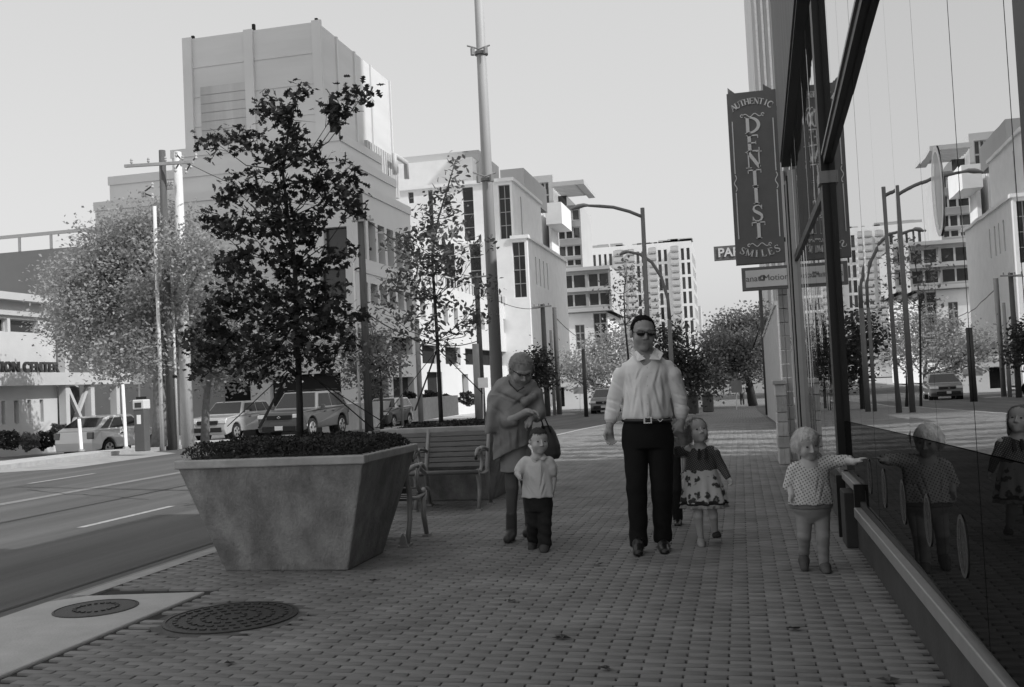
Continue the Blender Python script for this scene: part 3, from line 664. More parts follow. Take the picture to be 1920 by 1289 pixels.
# weathered louvre field on the tower and a screen of slats on the street side
for i in range(7):
    zz = z3_+tH*.06+i*tH*.075
    MB().box((tl+.9, ty-.06, zz), (tl+(tr-tl)*.46, ty-.032, zz+tH*.068)).build('louvre', mat('weathered_panel', .5, .85, .2, .5, stretch=(2, 2, .15)), B)
for i in range(14):
    yy = ty+(tend-ty)*(.50+.035*i)
    MB().box((tr+.3, yy, z3_-1.5), (tr+.55, yy+.35, z3_+tH*.22)).build('screen_slat', mat('screen_slat', .5, .6, .1, 2), B)
MB().box((tr+.0, ty+1.6, z3_), (tr+.1, ty+3.4, z3_+tH*.42)).build('tower_door', m_dark, B)
for (fx_, dz) in ((.02, .35), (.5, .6), (.98, .4)): MB().box((tl+(tr-tl)*fx_-.1, ty+.3, tz), (tl+(tr-tl)*fx_+.1, ty+.5, tz+dz)).build('roof_fitting', m_dark, B)
MB().tube([(tr+1.2, ty+12, z3_), (tr+1.2, ty+12, z3_+1.6), (tr+1.2, ty+15, z3_+1.6), (tr+1.2, ty+15, z3_+.2)], .22, 10).build('roof_pipe', m_fr, B, True)
# ---- wing of the hospital further along the street
W2 = thing('hospital_wing', 'lower wing with railing, small windows and garage openings along the street', 'building', (-30, 90, 0))
wz = atX(845, 543, bx).z; wy0 = yend+.02; wy1 = atX(977, 600, bx).y
sd2 = []; y = wy0+1.0; wa, wb = atX(850, 610, bx).z, atX(850, 578, bx).z; ga, gb = atX(866, 684, bx).z, atX(866, 653, bx).z
while y+2 < wy1-1: sd2.append((y, y+1.3, wa, wb)); y += 3.1
y = wy0+1.0
while y+5 < wy1-1: sd2.append((y, y+4.6, ga, gb, m_dark)); y += 6.2
sd2 += [(wy0+2, wy0+6, 0, 2.6, m_dark), (wy0+12, wy0+14, -.3, 2.4, m_dark)]
block(W2, m_bconc, -45, bx+.15, wy0, wy1, ZB, wz, (), sd2, .5)
MB().box((bx-1, wy1-9, wz), (bx+.35, wy1+.2, wz+.8)).build('cornice', m_bconc, W2)
mb = MB()
for k in range(24):
    yy = wy0+k*(wy1-wy0-9)/23; mb.box((bx-.1, yy, wz), (bx-.0, yy+.1, wz+.95))
mb.box((bx-.12, wy0, wz+.951), (bx+.02, wy1-9, wz+1.05)); mb.build('railing', m_fr, W2)
# low planted wall in front of the hospital
RW = thing('retaining_wall', 'low concrete retaining wall with a bed of round shrubs behind it', 'wall', (-19, 50, 0))
MB().box((-19.4, 44, -.6), (-19.0, 66, .75)).build('wall', m_conc, RW); MB().box((-23.5, 44, -.6), (-19.4, 66, .6)).build('bed', m_soil, RW)
# ---- C: white brick building with tall window strips
Yc = 104.0
C_ = thing('white_brick_building', 'bright white brick building with tall dark window strips behind the wing', 'building', (-25, Yc, 0))
Yl = Yc-2
xa = atY(740, 350, Yc).x; xb = atY(962, 400, Yc).x; cz = atY(886, 346, Yc).z; cm = atY(960, 449, Yl).z
lb = atY(990, 500, Yl).x
fhu = [fr(Yc, 765, 361, 776, 381)+(m_win, (1, 2)), fr(Yc, 802, 357, 815, 452)+(m_win, (1, 4)), fr(Yc, 866, 352, 891, 451)+(m_win, (1, 4)), fr(Yc, 934, 348, 960, 447)+(m_win, (2, 4))]
fhl = [fr(Yl, 830, 459, 855, 540)+(m_win, (1, 4)), fr(Yl, 879, 458, 905, 557)+(m_win, (1, 4)), fr(Yl, 960, 455, 988, 557)+(m_win, (2, 4))]
block(C_, m_cw, xa, xb, Yc, Yc+16, cm, cz, [h[:2]+(max(h[2], cm+.3), h[3])+h[4:] for h in fhu], [(Yc+4, Yc+4.7, cm+1, cz-1)], .35, m_win, (1, 4), m_dgrey)
block(C_, m_cw, xa-2, lb, Yl, Yc+22, ZB, cm, fhl, [(Yl+4+2.2*k, Yl+4.6+2.2*k, 12, cm-1.5) for k in range(4)], .35, m_win, (1, 4), m_dgrey)
MB().box((xa-.2, Yc-.25, cz), (xb+.25, Yc+16, cz+.35)).build('coping', m_cw, C_); MB().box((xb+.01, Yl-.25, cm), (lb+.25, Yc+22, cm+.35)).build('coping', m_cw, C_)
Yp = Yc+6
pl, pr_, pz0 = atY(700, 330, Yp).x, atY(886, 320, Yp).x, atY(800, 303, Yp).z
block(C_, m_cw, pl, pr_, Yp, Yp+9, cz, pz0)
Yq = Yp+2; block(C_, m_pent, atY(700, 300, Yq).x, atY(898, 300, Yq).x, Yq, Yq+10, cz, atY(898, 281, Yq).z)
Yr = Yc+8; block(C_, m_pent, atY(938, 330, Yr).x, atY(982, 330, Yr).x, Yr, Yr+14, cz, atY(960, 317, Yr).z)
# ---- D: frame and glass office building
Yd = 142.0
D_ = thing('glass_office_building', 'office building with banded dark glazing and a roof trellis', 'building', (-20, Yd, 0))
def dx(u, v=450): return atY(u, v, Yd).x
def dz(v, u=1060): return atY(u, v, Yd).z
rows = [(dz(415), dz(394)), (dz(449), dz(427)), (dz(482), dz(461)), (dz(500), dz(487))]
block(D_, m_dgrey, dx(1036, 440), dx(1090, 440), Yd, Yd+11, dz(506, 1090), dz(386, 1060), [(dx(1046, 440), dx(1088, 440), a, b, m_win, (3, 1)) for a, b in rows], (), .3, m_win, (3, 1), m_fr, sm=m_pent, fw=.25)  # street side has its own grey, standing in for shade on that face
Ye = Yd-2
lz0, lz1 = atY(1090, 587, Ye).z, atY(1090, 504, Ye).z; lx0, lx1 = atY(1040, 545, Ye).x, atY(1146, 545, Ye).x
bw_ = (lx1-lx0)
block(D_, m_dgrey, lx0, lx1, Ye, Ye+18, lz0, lz1, [(lx0+bw_*a, lx0+bw_*b, lz0+(lz1-lz0)*c, lz0+(lz1-lz0)*d, m_win, (2, 1)) for a, b in ((.1, .56), (.6, .97)) for c, d in ((.14, .44), (.56, .88))], (), .3, m_win, (2, 1), m_fr, sm=m_pent, fw=.25)  # same grey side wall in place of real shade
for c in (.02, .48, .95): MB().box((lx0+bw_*.08, Ye-.3, lz0+(lz1-lz0)*c), (lx1, Ye-.002, lz0+(lz1-lz0)*c+.5)).build('spandrel_band', m_fr, D_)
block(D_, m_cw, lx0, lx1-1, Ye+.5, Ye+18, ZB, lz0, [fr(Ye+.5, 1078, 610, 1098, 655)+(m_winl, (2, 3)), fr(Ye+.5, 1112, 588, 1140, 645)+(m_win, (2, 3))], (), .3, m_win, (2, 3), m_dgrey, fw=.2)
Yg = Yd-6                                       # white portal frame on the street side
for (u0, v0, u1, v1, dpt) in ((1006, 384, 1027, 640, 8), (1027, 390, 1044, 640, 6)):
    p, q = atY(u0, v0, Yg), atY(u1, v1, Yg); MB().box((p.x, Yg, ZB), (q.x, Yg+dpt, p.z)).build('portal_pier', m_cw, D_)
p, q = atY(1030, 388, Yg), atY(1061, 425, Yg); MB().box((p.x, Yg-3, q.z), (q.x, Yg+5, p.z)).build('portal_beam', m_cw, D_)
p, q = atY(1000, 335, Yg+2), atY(1036, 383, Yg+2)
block(D_, m_pent, p.x-2, q.x, Yg+3, Yg+14, q.z-1, p.z+.5, [(p.x+.2, q.x-.6, q.z-.2, p.z-.5, m_win, (3, 2))], (), .3, m_win, (3, 2), m_fr, fw=.2)
p, q = atY(975, 410, Yg+3), atY(1006, 640, Yg+3)
block(D_, m_dgrey, p.x, q.x, Yg+2, Yg+12, ZB, p.z, [(p.x+(q.x-p.x)*.62, q.x-.3, 9, p.z-2.5, m_win, (2, 7))], (), .3, m_win, (2, 7), m_fr, fw=.15)
p, q = atY(1040, 343, Yd-3), atY(1102, 365, Yd-3)
for k in range(9): MB().box((p.x, Yd-6+k*1.1, q.z+1.0), (q.x-1, Yd-5.8+k*1.1, q.z+1.3)).build('trellis_slat', m_dgrey, D_)
MB().box((p.x, Yd-6.4, q.z+.9), (q.x, Yd-6.05, q.z+1.5)).box((q.x-1, Yd-6.0, q.z+.9), (q.x, Yd+5, q.z+1.5)).build('trellis_frame', m_pent, D_)
MB().box((dx(1044, 370), Yd+1, dz(386)), (dx(1060, 370), Yd+9, q.z+.9)).build('roof_pavilion', m_win, D_)
# ---- E: distant white apartment tower
YE = 262.0
E_ = thing('apartment_tower', 'distant white apartment tower with window strips and balcony stacks', 'building', (-20, YE, 0))
ex0, ex1 = atY(1106, 470, YE).x, atY(1296, 456, YE).x; ez = atY(1200, 459, YE).z
pw = (ex1-ex0)/1090.0
X_ = lambda q: ex0+(q-50)*pw
rh = 155*pw
fh = []; balc = []
nrows = int((ez-2)/rh)
for r in range(nrows):
    zt = ez-1.8-r*rh
    for a, b in ((80, 110), (140, 168), (200, 228), (255, 287), (550, 582), (605, 640), (782, 816), (845, 877), (1025, 1058), (1085, 1118)):
        fh.append((X_(a), X_(b), zt-rh*.82, zt, m_winl if random.random() < .45 else m_win, None))
for a, b in ((320, 402), (460, 522), (694, 756), (930, 992)):
    for r in range(nrows*2+1):
        zt = ez-1.0-r*rh*.47
        if zt-rh*.36 > ZB+1: balc.append((X_(a), X_(b), zt-rh*.36, zt))
block(E_, m_ew, ex0, ex1, YE, YE+24, ZB, ez, fh+[b+(m_bal, None) for b in balc], [(YE+2+k*5, YE+5+k*5, ez-3-r*3.6-2.4, ez-3-r*3.6) for k in range(4) for r in range(8)], .8, m_win, None, None, sm=m_pent)  # side wall coloured grey to stand for its shaded face
for a, b, c, d in balc: MB().box((a-.3, YE-1.1, c-.2), (b+.3, YE-.002, c+.1)).box((a-.3, YE-1.15, c+.1), (b+.3, YE-1.05, c+1.1)).build('balcony', mat('balcony_rail', .5, .6, .1, 2), E_)
for k in range(16):
    u = (60, 130, 270, 330, 510, 560, 610, 690, 740, 790, 840, 890, 920, 960, 1000, 1020)[k]
    MB().box((X_(u), YE+1, ez), (X_(u)+random.uniform(1.5, 4), YE+3, ez+random.uniform(.4, 1.0))).build('roof_unit', m_dgrey, E_)
YE2 = 300.0; e2 = thing('narrow_tower', 'narrow pale tower edge just right of the apartment tower', 'building', (5, YE2, 0))
p, q = atY(1296, 575, YE2), atY(1317, 640, YE2); block(e2, m_pent, p.x, q.x, YE2, YE2+10, ZB-2, p.z, [], [])
# ---- F: low white building
YF = 88.0
F_ = thing('low_white_building', 'low plain white flat-roofed building at the end of the street', 'building', (-17, YF, -1))
p, q = atY(1030, 712, YF), atY(1122, 724, YF)
block(F_, m_ew, p.x, q.x, YF, YF+9, ZB-.2, p.z, [(p.x+.5, p.x+1.3, -.9, 1.1, m_dark)], [])
MB().box((p.x-.15, YF-.15, p.z), (q.x+.15, YF+9, p.z+.18)).build('coping', m_ew, F_)
MB().prism([(p.x+.3, YF-.9, p.z-.7), (p.x+2.0, YF-.9, p.z-.7), (p.x+2.0, YF-.02, p.z-.3), (p.x+.3, YF-.02, p.z-.3)], [(p.x+.3, YF-.9, p.z-.75), (p.x+2.0, YF-.9, p.z-.75), (p.x+2.0, YF-.02, p.z-.36), (p.x+.3, YF-.02, p.z-.36)]).build('awning', m_bal, F_)
# ---- A: education centre on the left
AX = -27.0
A_ = thing('education_centre', 'two storey pale building lettered EDUCATION CENTER with cross-braced entrance', 'building', (AX, 28, 0))
ay0, ay1 = 12.0, atX(104, 640, AX).y; az = atX(50, 568, AX).z
wz0, wz1 = atX(50, 625, AX).z, atX(50, 600, AX).z; bz0, bz1 = atX(50, 724, AX).z, atX(50, 700, AX).z
m_aw = mat('stucco', .55, .85, .07, 1.2, .15, 15); m_ab = mat('painted_beam', .50, .6, .06, 2)
sh = [(ay1-1.0-k*1.7-1.55, ay1-1.0-k*1.7, wz0, wz1, m_win) for k in range(7)]
for u in (18, 33, 57, 79): pass
for u0, u1 in ((3, 10), (27, 36), (52, 59), (75, 82)):
    a, b = atX(u0, 780, AX).y, atX(u1, 780, AX).y; sh.append((a, b, .75, bz0-.55, m_win))
shell(A_, m_aw, -45, AX, ay0, ay1, -.6, az)
facade(A_, m_aw, (AX, ay0, -.6), (0, 1, 0), ay1-ay0, az+.6, [(a-ay0, b-ay0, c+.6, d+.6)+(g,) for a, b, c, d, g in sh], .25, m_win, (1, 1), m_ab)
facade(A_, m_aw, (-45, ay0, -.6), (1, 0, 0), 18, az+.6, [])
MB().box((AX-22, ay0-.3, az), (AX+.45, ay1+.3, az+.28)).build('roof_edge', m_ab, A_)
MB().box((AX+.002, ay0, wz1+.12), (AX+.12, ay1, wz1+.3)).build('eave_band', m_ab, A_)
be = atX(236, 715, AX).y
MB().box((AX+.005, ay0, bz0), (AX+.55, be, bz1)).build('beam', m_ab, A_)
cy = [ay1+.1, atX(157, 720, AX).y, atX(205, 720, AX).y]
tops = [az-.3, atX(157, 600, AX).z, bz0]
for k, yy in enumerate(cy): MB().box((AX+.1, yy-.12, -.6), (AX+.42, yy+.12, bz0)).box((AX+.1, yy-.12, bz1), (AX+.42, yy+.12, max(tops[k], bz1+.3))).build('column', m_ab, A_)
def xb_(y0, y1, za, zb_):
    MB().bar((AX+.2, y0, za), (AX+.2, y1, zb_), .14, .14).build('brace', m_ab, A_); MB().bar((AX+.34, y0, zb_), (AX+.34, y1, za), .14, .14).build('brace', m_ab, A_)
xb_(cy[0], cy[1], -.4, bz0); xb_(cy[0], cy[1], bz1, tops[1]); xb_(cy[1], cy[2], bz1, tops[1])
MB().box((AX-6, cy[0]+.15, -.6), (AX-1.5, cy[2], bz0)).build('entrance_glass', m_win, A_)
MB().box((AX-6, cy[0]+.15, bz1), (AX-1.5, cy[1], tops[1]-.2)).build('upper_glass', m_win, A_)
for k in range(7): MB().box((AX+.2, be-1.2+k*.35-1.6, bz1), (AX+.3, be-1.2+k*.35-1.45, bz1+1.1)).build('louvre', m_dgrey, A_)
ta, tb = atX(0, 690, AX).y, atX(97, 699, AX).y; tzc = atX(50, 694, AX).z
o = text_part('EDUCATION CENTER', .5, mat('dark_letters', .05, .6, .1, 6), A_, (AX+.30, tb+.0, bz1+.2), .02, .05, 1.12, math.pi/2, 'RIGHT')
o.scale = (1.0, 1.05, 1)
# ---- garage deck behind it
G_ = thing('parking_deck', 'plain grey parking deck wall with a rail on top behind the education building', 'building', (-50, 46, 0))
gy = 52.0; gz = atY(60, 470, gy).z; gx1 = atY(300, 500, gy).x
block(G_, mat('deck_concrete', .26, .85, .12, .3, .1, 3), -95, gx1, gy, gy+7, ZB, gz, [], [])
mb = MB().box((-95, gy-.05, gz+.85), (gx1, gy+.05, gz+1.05))
for k in range(26): mb.box((-95+k*2.2, gy-.04, gz), (-94.85+k*2.2, gy+.04, gz+.85))
mb.build('railing', m_fr, G_)
for f in (.33, .66): MB().box((-95, gy-.04, gz*f), (gx1, gy-.002, gz*f+.12)).build('joint', m_dgrey, G_)
# ---- far tower on the right and an unseen tower added to shade the hospital
RT = thing('striped_tower', 'pale tower with vertical streaks seen in a sliver beside the dentist sign', 'building', (8, 95, 0))
rx = atY(1408, 20, 95).x
block(RT, mat('streaked_cladding', .62, .8, .3, .5, stretch=(5, 5, .05)), rx, 26, 95, 120, ZB, 60, [], [])
for k in range(5): MB().box((rx+.3+k*.55, 94.7, ZB), (rx+.5+k*.55, 94.998, 60)).build('fin', m_stone, RT)
OT = thing('shade_tower', 'unseen tower added beyond the lot on the right to shade the hospital', 'building', (30, 55, 0))
block(OT, m_dgrey, 22, 46, 26, 50, -.2, 125, [], [])
# ================================================================ trees and planting
m_bark = mat('bark', .05, .9, .3, 12, .5, 30); m_bark2 = mat('pale_bark', .24, .9, .3, 8, .4, 30)
def leaf_mat(name, v, trans=.3):
    m = mat(name, v, .6, .35, 2.5, spec=.25); n, l, b = nodes(m)
    tr = n.new('ShaderNodeBsdfTranslucent'); tr.inputs[0].default_value = (v*1.1, v*1.1, v*1.1, 1); mx = n.new('ShaderNodeMixShader'); mx.inputs[0].default_value = trans
    l.new(b.outputs[0], mx.inputs[1]); l.new(tr.outputs[0], mx.inputs[2]); l.new(mx.outputs[0], n['Material Output'].inputs[0]); return m
m_leafd = leaf_mat('oak_leaf', .055, .2); m_leafm = leaf_mat('young_leaf', .15); m_leafl = leaf_mat('pale_leaf', .36, .45); m_leaff = leaf_mat('far_leaf', .22, .3); m_hedge = leaf_mat('hedge_leaf', .045, .15); m_leafdk = leaf_mat('dark_far_leaf', .05, .2)
def lobed(n=5):
    # oak-like outline in the xy plane, unit length
    pts = [(0, -.5)]
    for s, y, x in ((1, -.3, .12), (1, -.18, .34), (1, -.06, .12), (1, .08, .42), (1, .18, .13), (1, .33, .26)): pts.append((x, y))
    pts.append((0, .5))
    pts += [(-x, y) for x, y in pts[1:-1][::-1]]
    return np.array([(x, y, 0) for x, y in pts])
LOBED = lobed(); OVAL = np.array([(0, -.5, 0), (.22, -.1, .03), (.16, .25, .03), (0, .5, 0), (-.16, .25, .03), (-.22, -.1, .03)]); RHOMB = np.array([(0, -.5, 0), (.3, 0, .05), (0, .5, 0), (-.3, 0, .05)])
def leaves_mesh(name, C, size, tmpl, up=0.35):
    n = len(C); k = len(tmpl)
    nrm = rng.normal(size=(n, 3)); nrm[:, 2] = np.abs(nrm[:, 2])+up; nrm /= np.linalg.norm(nrm, axis=1)[:, None]
    t = rng.normal(size=(n, 3)); t -= (t*nrm).sum(1)[:, None]*nrm; t /= np.linalg.norm(t, axis=1)[:, None]; b = np.cross(nrm, t)
    s = size*rng.uniform(.65, 1.25, size=n)
    V = C[:, None, :]+(tmpl[None, :, 0:1]*t[:, None, :]+tmpl[None, :, 1:2]*b[:, None, :]+tmpl[None, :, 2:3]*nrm[:, None, :])*s[:, None, None]
    V = V+(rng.normal(size=V.shape)*.04*s[:, None, None])
    F = np.arange(n*k).reshape(n, k); return arr_mesh(name, V.reshape(-1, 3), F)
def tree(name, label, base, trunk, blobs, nl, size, leafm, barkm, r0, tmpl=RHOMB, tw=10, spread=.10, flat=1.0, group=None, limbs=True, dens=1.0):
    """trunk: 3d points from the base; blobs: (centre, radius) of the foliage clumps"""
    t = thing(name, label, 'tree', base, 0, group)
    n = len(trunk); MB().tube(trunk, [r0*(1-.8*i/(n-1)) for i in range(n)], 8).build('trunk', barkm, t, True)
    P = [Vector(p) for p in trunk]
    if limbs:
        mb = MB()
        for c, r in blobs:
            if r0 < .05: mb = MB()
            c = Vector(c); best = min(range(len(P)//3 if r0 < .05 else len(P)//2, len(P)), key=lambda i: abs(P[i].z-(c.z-(c-P[i]).xy.length*.7)))
            a = P[best]; mid = a.lerp(c, .55)+Vector((0, 0, -.12*(c-a).length)); rr = max(.006, r0*.32*min(1, r/.5+.3))
            mb.tube([a, mid, c], [rr, rr*.7, rr*.25], 5, False)
            for q in range(3):
                e = c+Vector((random.gauss(0, 1), random.gauss(0, 1), random.gauss(0, .7)+.3))*r*.7
                mb.tube([mid.lerp(c, .6), e], [rr*.45, rr*.12], 4, False)
            if r0 < .05: mb.build('limb', barkm, t, True)
        if r0 >= .05: stuff(mb.build('limbs', barkm, t, True))
    vol = np.array([r**2.2 for c, r in blobs]); vol /= vol.sum(); C = []
    for (c, r), f in zip(blobs, vol):
        m = max(3, int(nl*f/tw))
        d = rng.normal(size=(m, 3)); d /= np.linalg.norm(d, axis=1)[:, None]
        tips = np.array(c)+d*(rng.uniform(.12, 1, size=(m, 1))**.5)*r*np.array([1, 1, flat])
        for q in tips: C.append(q+rng.normal(size=(tw, 3))*spread*np.array([1, 1, .8]))
    C = np.concatenate(C)-np.array(root_loc(t))
    add_obj('crown', leaves_mesh('crown', C, size, tmpl), leafm, t)
    return t
def pxblobs(lst, Y, dy=.4, rs=1.0, seed=3):
    r_ = random.Random(seed); out = []
    for u, v, r in lst:
        y = Y+r_.uniform(-dy, dy); p = atY(u, v, y); out.append((tuple(p), r*rs*depth(p)/FPX))
    return out
T1 = [(560,180,22),(505,205,32),(545,225,36),(475,262,26),(405,268,26),(440,252,25),(520,295,36),(560,272,30),(628,212,32),(655,195,24),(682,178,13),(600,318,38),(638,338,34),(590,352,38),(662,388,20),
      (520,358,42),(470,345,34),(438,352,24),(430,375,20),(388,412,18),(420,420,26),(460,428,38),(520,430,46),(580,430,42),(622,392,30),(470,490,44),(430,500,34),(540,500,48),(600,498,36),(640,478,26),
      (420,560,36),(480,560,46),(540,568,50),(600,560,44),(640,560,26),(392,610,34),(440,620,42),(500,620,46),(560,630,46),(620,610,40),(660,590,20),(380,662,30),(430,670,36),(490,672,40),(550,680,34),(612,662,30),(650,640,20),(470,708,22),(372,692,18),(352,640,12)]
ty1 = 7.6
tr1 = [atY(u, v, ty1) for u, v in ((563, 828), (562, 760), (560, 690), (556, 600), (553, 500), (540, 410), (530, 320), (545, 220), (560, 165))]
tree('oak_sapling', 'dark leafy young oak tied up in the foreground planter', (tr1[0].x, ty1, .9), tr1, pxblobs(T1, ty1, .36, .86), 5000, .072, m_leafd, m_bark, .032, LOBED, 14, .055)
for a, b in (((578, 700), (701, 806, 7.95)), ((545, 690), (426, 800, 7.3)), ((540, 700), (486, 803, 7.05)), ((580, 705), (735, 802, 8.0))):
    p = atY(a[0], a[1], ty1); q = atY(b[0], b[1], b[2])
    o = MB().bar(p-q*0+Vector((0, 0, 0)), q, .022, .006).build('guy_strap', mat('strap', .015, .6, .1, 20))
    tag(o, 'black guy strap on the foreground oak, reaching its planter at the %s' % {701: 'right', 426: 'far left', 486: 'left of the trunk', 735: 'far right corner'}[b[0]], 'strap', 'guy straps of the foreground oak')
T2 = [(853,308,10),(850,338,14),(832,370,22),(846,398,17),(800,400,16),(812,430,26),(832,458,27),(860,430,15),(780,440,20),(747,452,15),(770,480,26),(800,500,30),(838,500,25),(864,482,15),(880,460,8),(905,455,9),(760,520,26),(732,542,20),(724,462,12),(790,550,30),(828,568,20),(722,580,16),(760,590,20),(810,610,20),(780,640,16),(742,620,14),(838,640,16),(868,620,15),(888,592,20),(905,602,12),(900,548,10),(918,532,7),(866,525,10),(850,668,10)]
ty2 = 11.85
tr2 = [atY(u, v, ty2) for u, v in ((828, 812), (824, 720), (820, 640), (815, 560), (810, 480), (822, 410), (840, 350), (854, 302))]
tree('young_tree', 'slender young tree with sparse leaves in the second planter', (tr2[0].x, ty2, .9), tr2, pxblobs(T2, ty2, .4, .9, 5), 2100, .085, m_leafm, m_bark, .03, OVAL, 9, .085)
for a, b in (((820, 655), (705, 803, 11.4)), ((822, 655), (905, 738, 12.3)), ((818, 660), (778, 770, 11.3))):
    o = MB().bar(atY(a[0], a[1], ty2), atY(b[0], b[1], b[2]), .02, .006).build('guy_strap', MATS['strap'])
    tag(o, 'black guy strap of the slender tree, running %s' % {705: 'long and low to the left', 905: 'to the right towards the woman', 778: 'short and steep down to the left'}[b[0]], 'strap', 'guy straps of the slender tree')
# clipped ground cover in the planters
def cover(label, cx, y0, y1, z0, z1, n, size, hx=.75):
    C = np.stack([rng.uniform(cx-hx, cx+hx, n), rng.uniform(y0, y1, n), np.zeros(n)], 1)
    bump = .012*np.sin(C[:, 0]*7)+.012*np.sin(C[:, 1]*9+1)+.01*np.sin(C[:, 0]*19)
    e = np.minimum(np.minimum(C[:, 0]-(cx-hx), cx+hx-C[:, 0]), np.minimum(C[:, 1]-y0, y1-C[:, 1]))
    top = z1-.10*np.exp(-e/.05)+bump; C[:, 2] = z0+(top-z0)*rng.uniform(0, 1, n)**.35
    o = add_obj('ground_cover', leaves_mesh('ground_cover', C, size, OVAL, .1), m_hedge); stuff(o); tag(o, label, 'plants')
    MB().box((cx-hx+.06, y0+.06, z0-.05), (cx+hx-.06, y1-.06, z1-.11)).build('core', m_soil, o)
cover('dense dark clipped ground cover filling the foreground planter', -3.525, 6.99, 8.17, .86, 1.02, 11000, .032)
cover('low sparse ground cover filling the second planter', -3.47, 11.40, 12.46, .83, .93, 2500, .05, .70)
# trees across the street and further off
def mk(name, label, trunk_px, Y, blobs, nl, size, lm, r0, dy=2.0, bark=m_bark, tw=10, spread=.35, rs=1.0, group='street trees further off', tmpl=RHOMB, seed=1):
    tr_ = [atY(u, v, Y) for u, v in trunk_px]; tr_[0].z = min(tr_[0].z, zg(Y)); b = tr_[0].copy()
    return tree(name, label, b, tr_, pxblobs(blobs, Y, dy, rs, seed), nl, size, lm, bark, r0, tmpl, tw, spread, group=group)
mk('shade_tree', 'big pale leafy tree left of the hospital beside the white pole', [(298, 838), (300, 760), (297, 690), (285, 610), (270, 520), (265, 450)], 29.5,
   [(150,590,45),(130,560,30),(120,610,30),(170,520,50),(200,470,45),(240,440,40),(290,430,40),(330,440,40),(120,520,25),(110,570,20),(200,560,55),(250,510,60),(300,490,60),(350,480,45),(190,620,45),(240,600,55),(290,570,60),(340,550,50),(160,650,30),(210,670,35),(260,660,40),(310,640,45),(360,620,40),(230,690,20),(390,480,30)], 56000, .135, m_leafl, .26, 2.5, m_bark2, 45, .40)
mk('street_tree', 'pale tree with a leaning trunk behind the foreground oak', [(384, 822), (386, 760), (392, 700), (410, 640), (430, 590)], 31.0,
   [(400,580,40),(440,560,40),(480,590,40),(420,640,45),(460,640,40),(380,650,35),(500,650,35),(410,690,30),(450,690,25),(540,610,35),(590,600,30),(600,650,25),(520,690,20)], 20000, .14, m_leafl, .16, 2.2, m_bark2, 40, .38)
mk('small_tree', 'small loose tree standing by the wooden pole behind the parked cars', [(716, 805), (715, 740), (712, 690), (705, 640)], 44.0,
   [(640,640,28),(660,690,25),(700,640,30),(690,670,26),(720,690,26),(650,610,20),(740,660,18),(700,720,20)], 3500, .2, m_leaff, .1, 1.6, spread=.4)
mk('street_tree', 'bright tree between the dark poles and the man', [(1160, 772), (1158, 730), (1150, 690)], 75.0,
   [(1080,690,22),(1060,680,18),(1110,670,24),(1130,700,28),(1150,670,28),(1100,710,18),(1170,640,20),(1140,640,20),(1120,730,14),(1060,700,12),(1180,690,22)], 7000, .24, m_leafl, .2, 3, spread=.6)
mk('bare_tree', 'thin half-bare tree rising above the man in front of the apartment tower', [(1190, 770), (1180, 690), (1172, 610), (1170, 550), (1176, 500)], 48.0,
   [(1172,520,14),(1180,500,10),(1150,545,12),(1160,570,12),(1195,590,14),(1205,560,10),(1190,530,8),(1215,600,12),(1150,600,10)], 420, .2, m_leaff, .07, 1.2, tw=6, spread=.3)
mk('dark_tree', 'dark small tree behind the man\'s shoulder under the curved lamp', [(1262, 768), (1258, 700), (1255, 650)], 46.0,
   [(1255,640,20),(1240,660,18),(1270,665,22),(1285,690,24),(1300,700,20),(1265,625,12),(1300,670,14),(1285,720,22),(1310,725,18)], 3200, .2, m_leafdk, .12, 1.2, spread=.4)
mk('spreading_tree', 'broad spreading tree over the far end of the pavement', [(1412, 756), (1405, 720), (1390, 680), (1375, 640)], 66.0,
   [(1340,650,26),(1360,620,26),(1385,610,24),(1330,690,26),(1365,660,30),(1395,650,30),(1420,640,28),(1410,610,22),(1430,600,20),(1345,715,20),(1375,700,22),(1405,690,26),(1425,680,24),(1310,700,18),(1320,640,12),(1440,650,24)], 14000, .24, m_leaff, .3, 3, spread=.5)
mk('round_tree', 'dark round tree behind the woman\'s shoulder by the twin poles', [(1008, 772), (1008, 730), (1006, 700)], 62.0,
   [(1005,690,26),(1020,710,22),(990,700,18),(1012,670,16)], 2600, .22, m_leafdk, .18, 1.6, spread=.4)
# shrubs
def shrub(label, c, r, n, size, lm, flat=.85, group='shrubs'):
    t = thing('shrub', label, 'shrub', (c[0], c[1], c[2]-r*flat), 0, group)
    d = rng.normal(size=(n, 3)); d /= np.linalg.norm(d, axis=1)[:, None]; C = d*(rng.uniform(.5, 1, size=(n, 1))**.5)*r*np.array([1, 1, flat])
    ph = rng.uniform(0, 6, 3); C *= (1+.22*np.sin(5*d[:, :1]+ph[0])*np.sin(4*d[:, 1:2]+ph[1])+.16*np.sin(7*d[:, 2:3]+ph[2]+3*d[:, :1])); C += np.array([0, 0, r*flat])
    add_obj('foliage', leaves_mesh('foliage', C, size, RHOMB), lm, t)
    MB().tube([(0, 0, 0), (0, 0, r*flat)], .04, 6).build('stem', m_bark, t, local=True)
for i, (u, v, r) in enumerate(((767, 745, 12), (805, 748, 17), (838, 750, 12), (877, 748, 17))):
    p = atX(u, v, -21); shrub(('small round', 'large round', 'medium round', 'tall round')[i]+' clipped shrub on the hospital wall, %s from the left' % ('first', 'second', 'third', 'fourth')[i], p, r*depth(p)/FPX, 900, .22, m_leafdk, group='clipped shrubs behind the retaining wall')
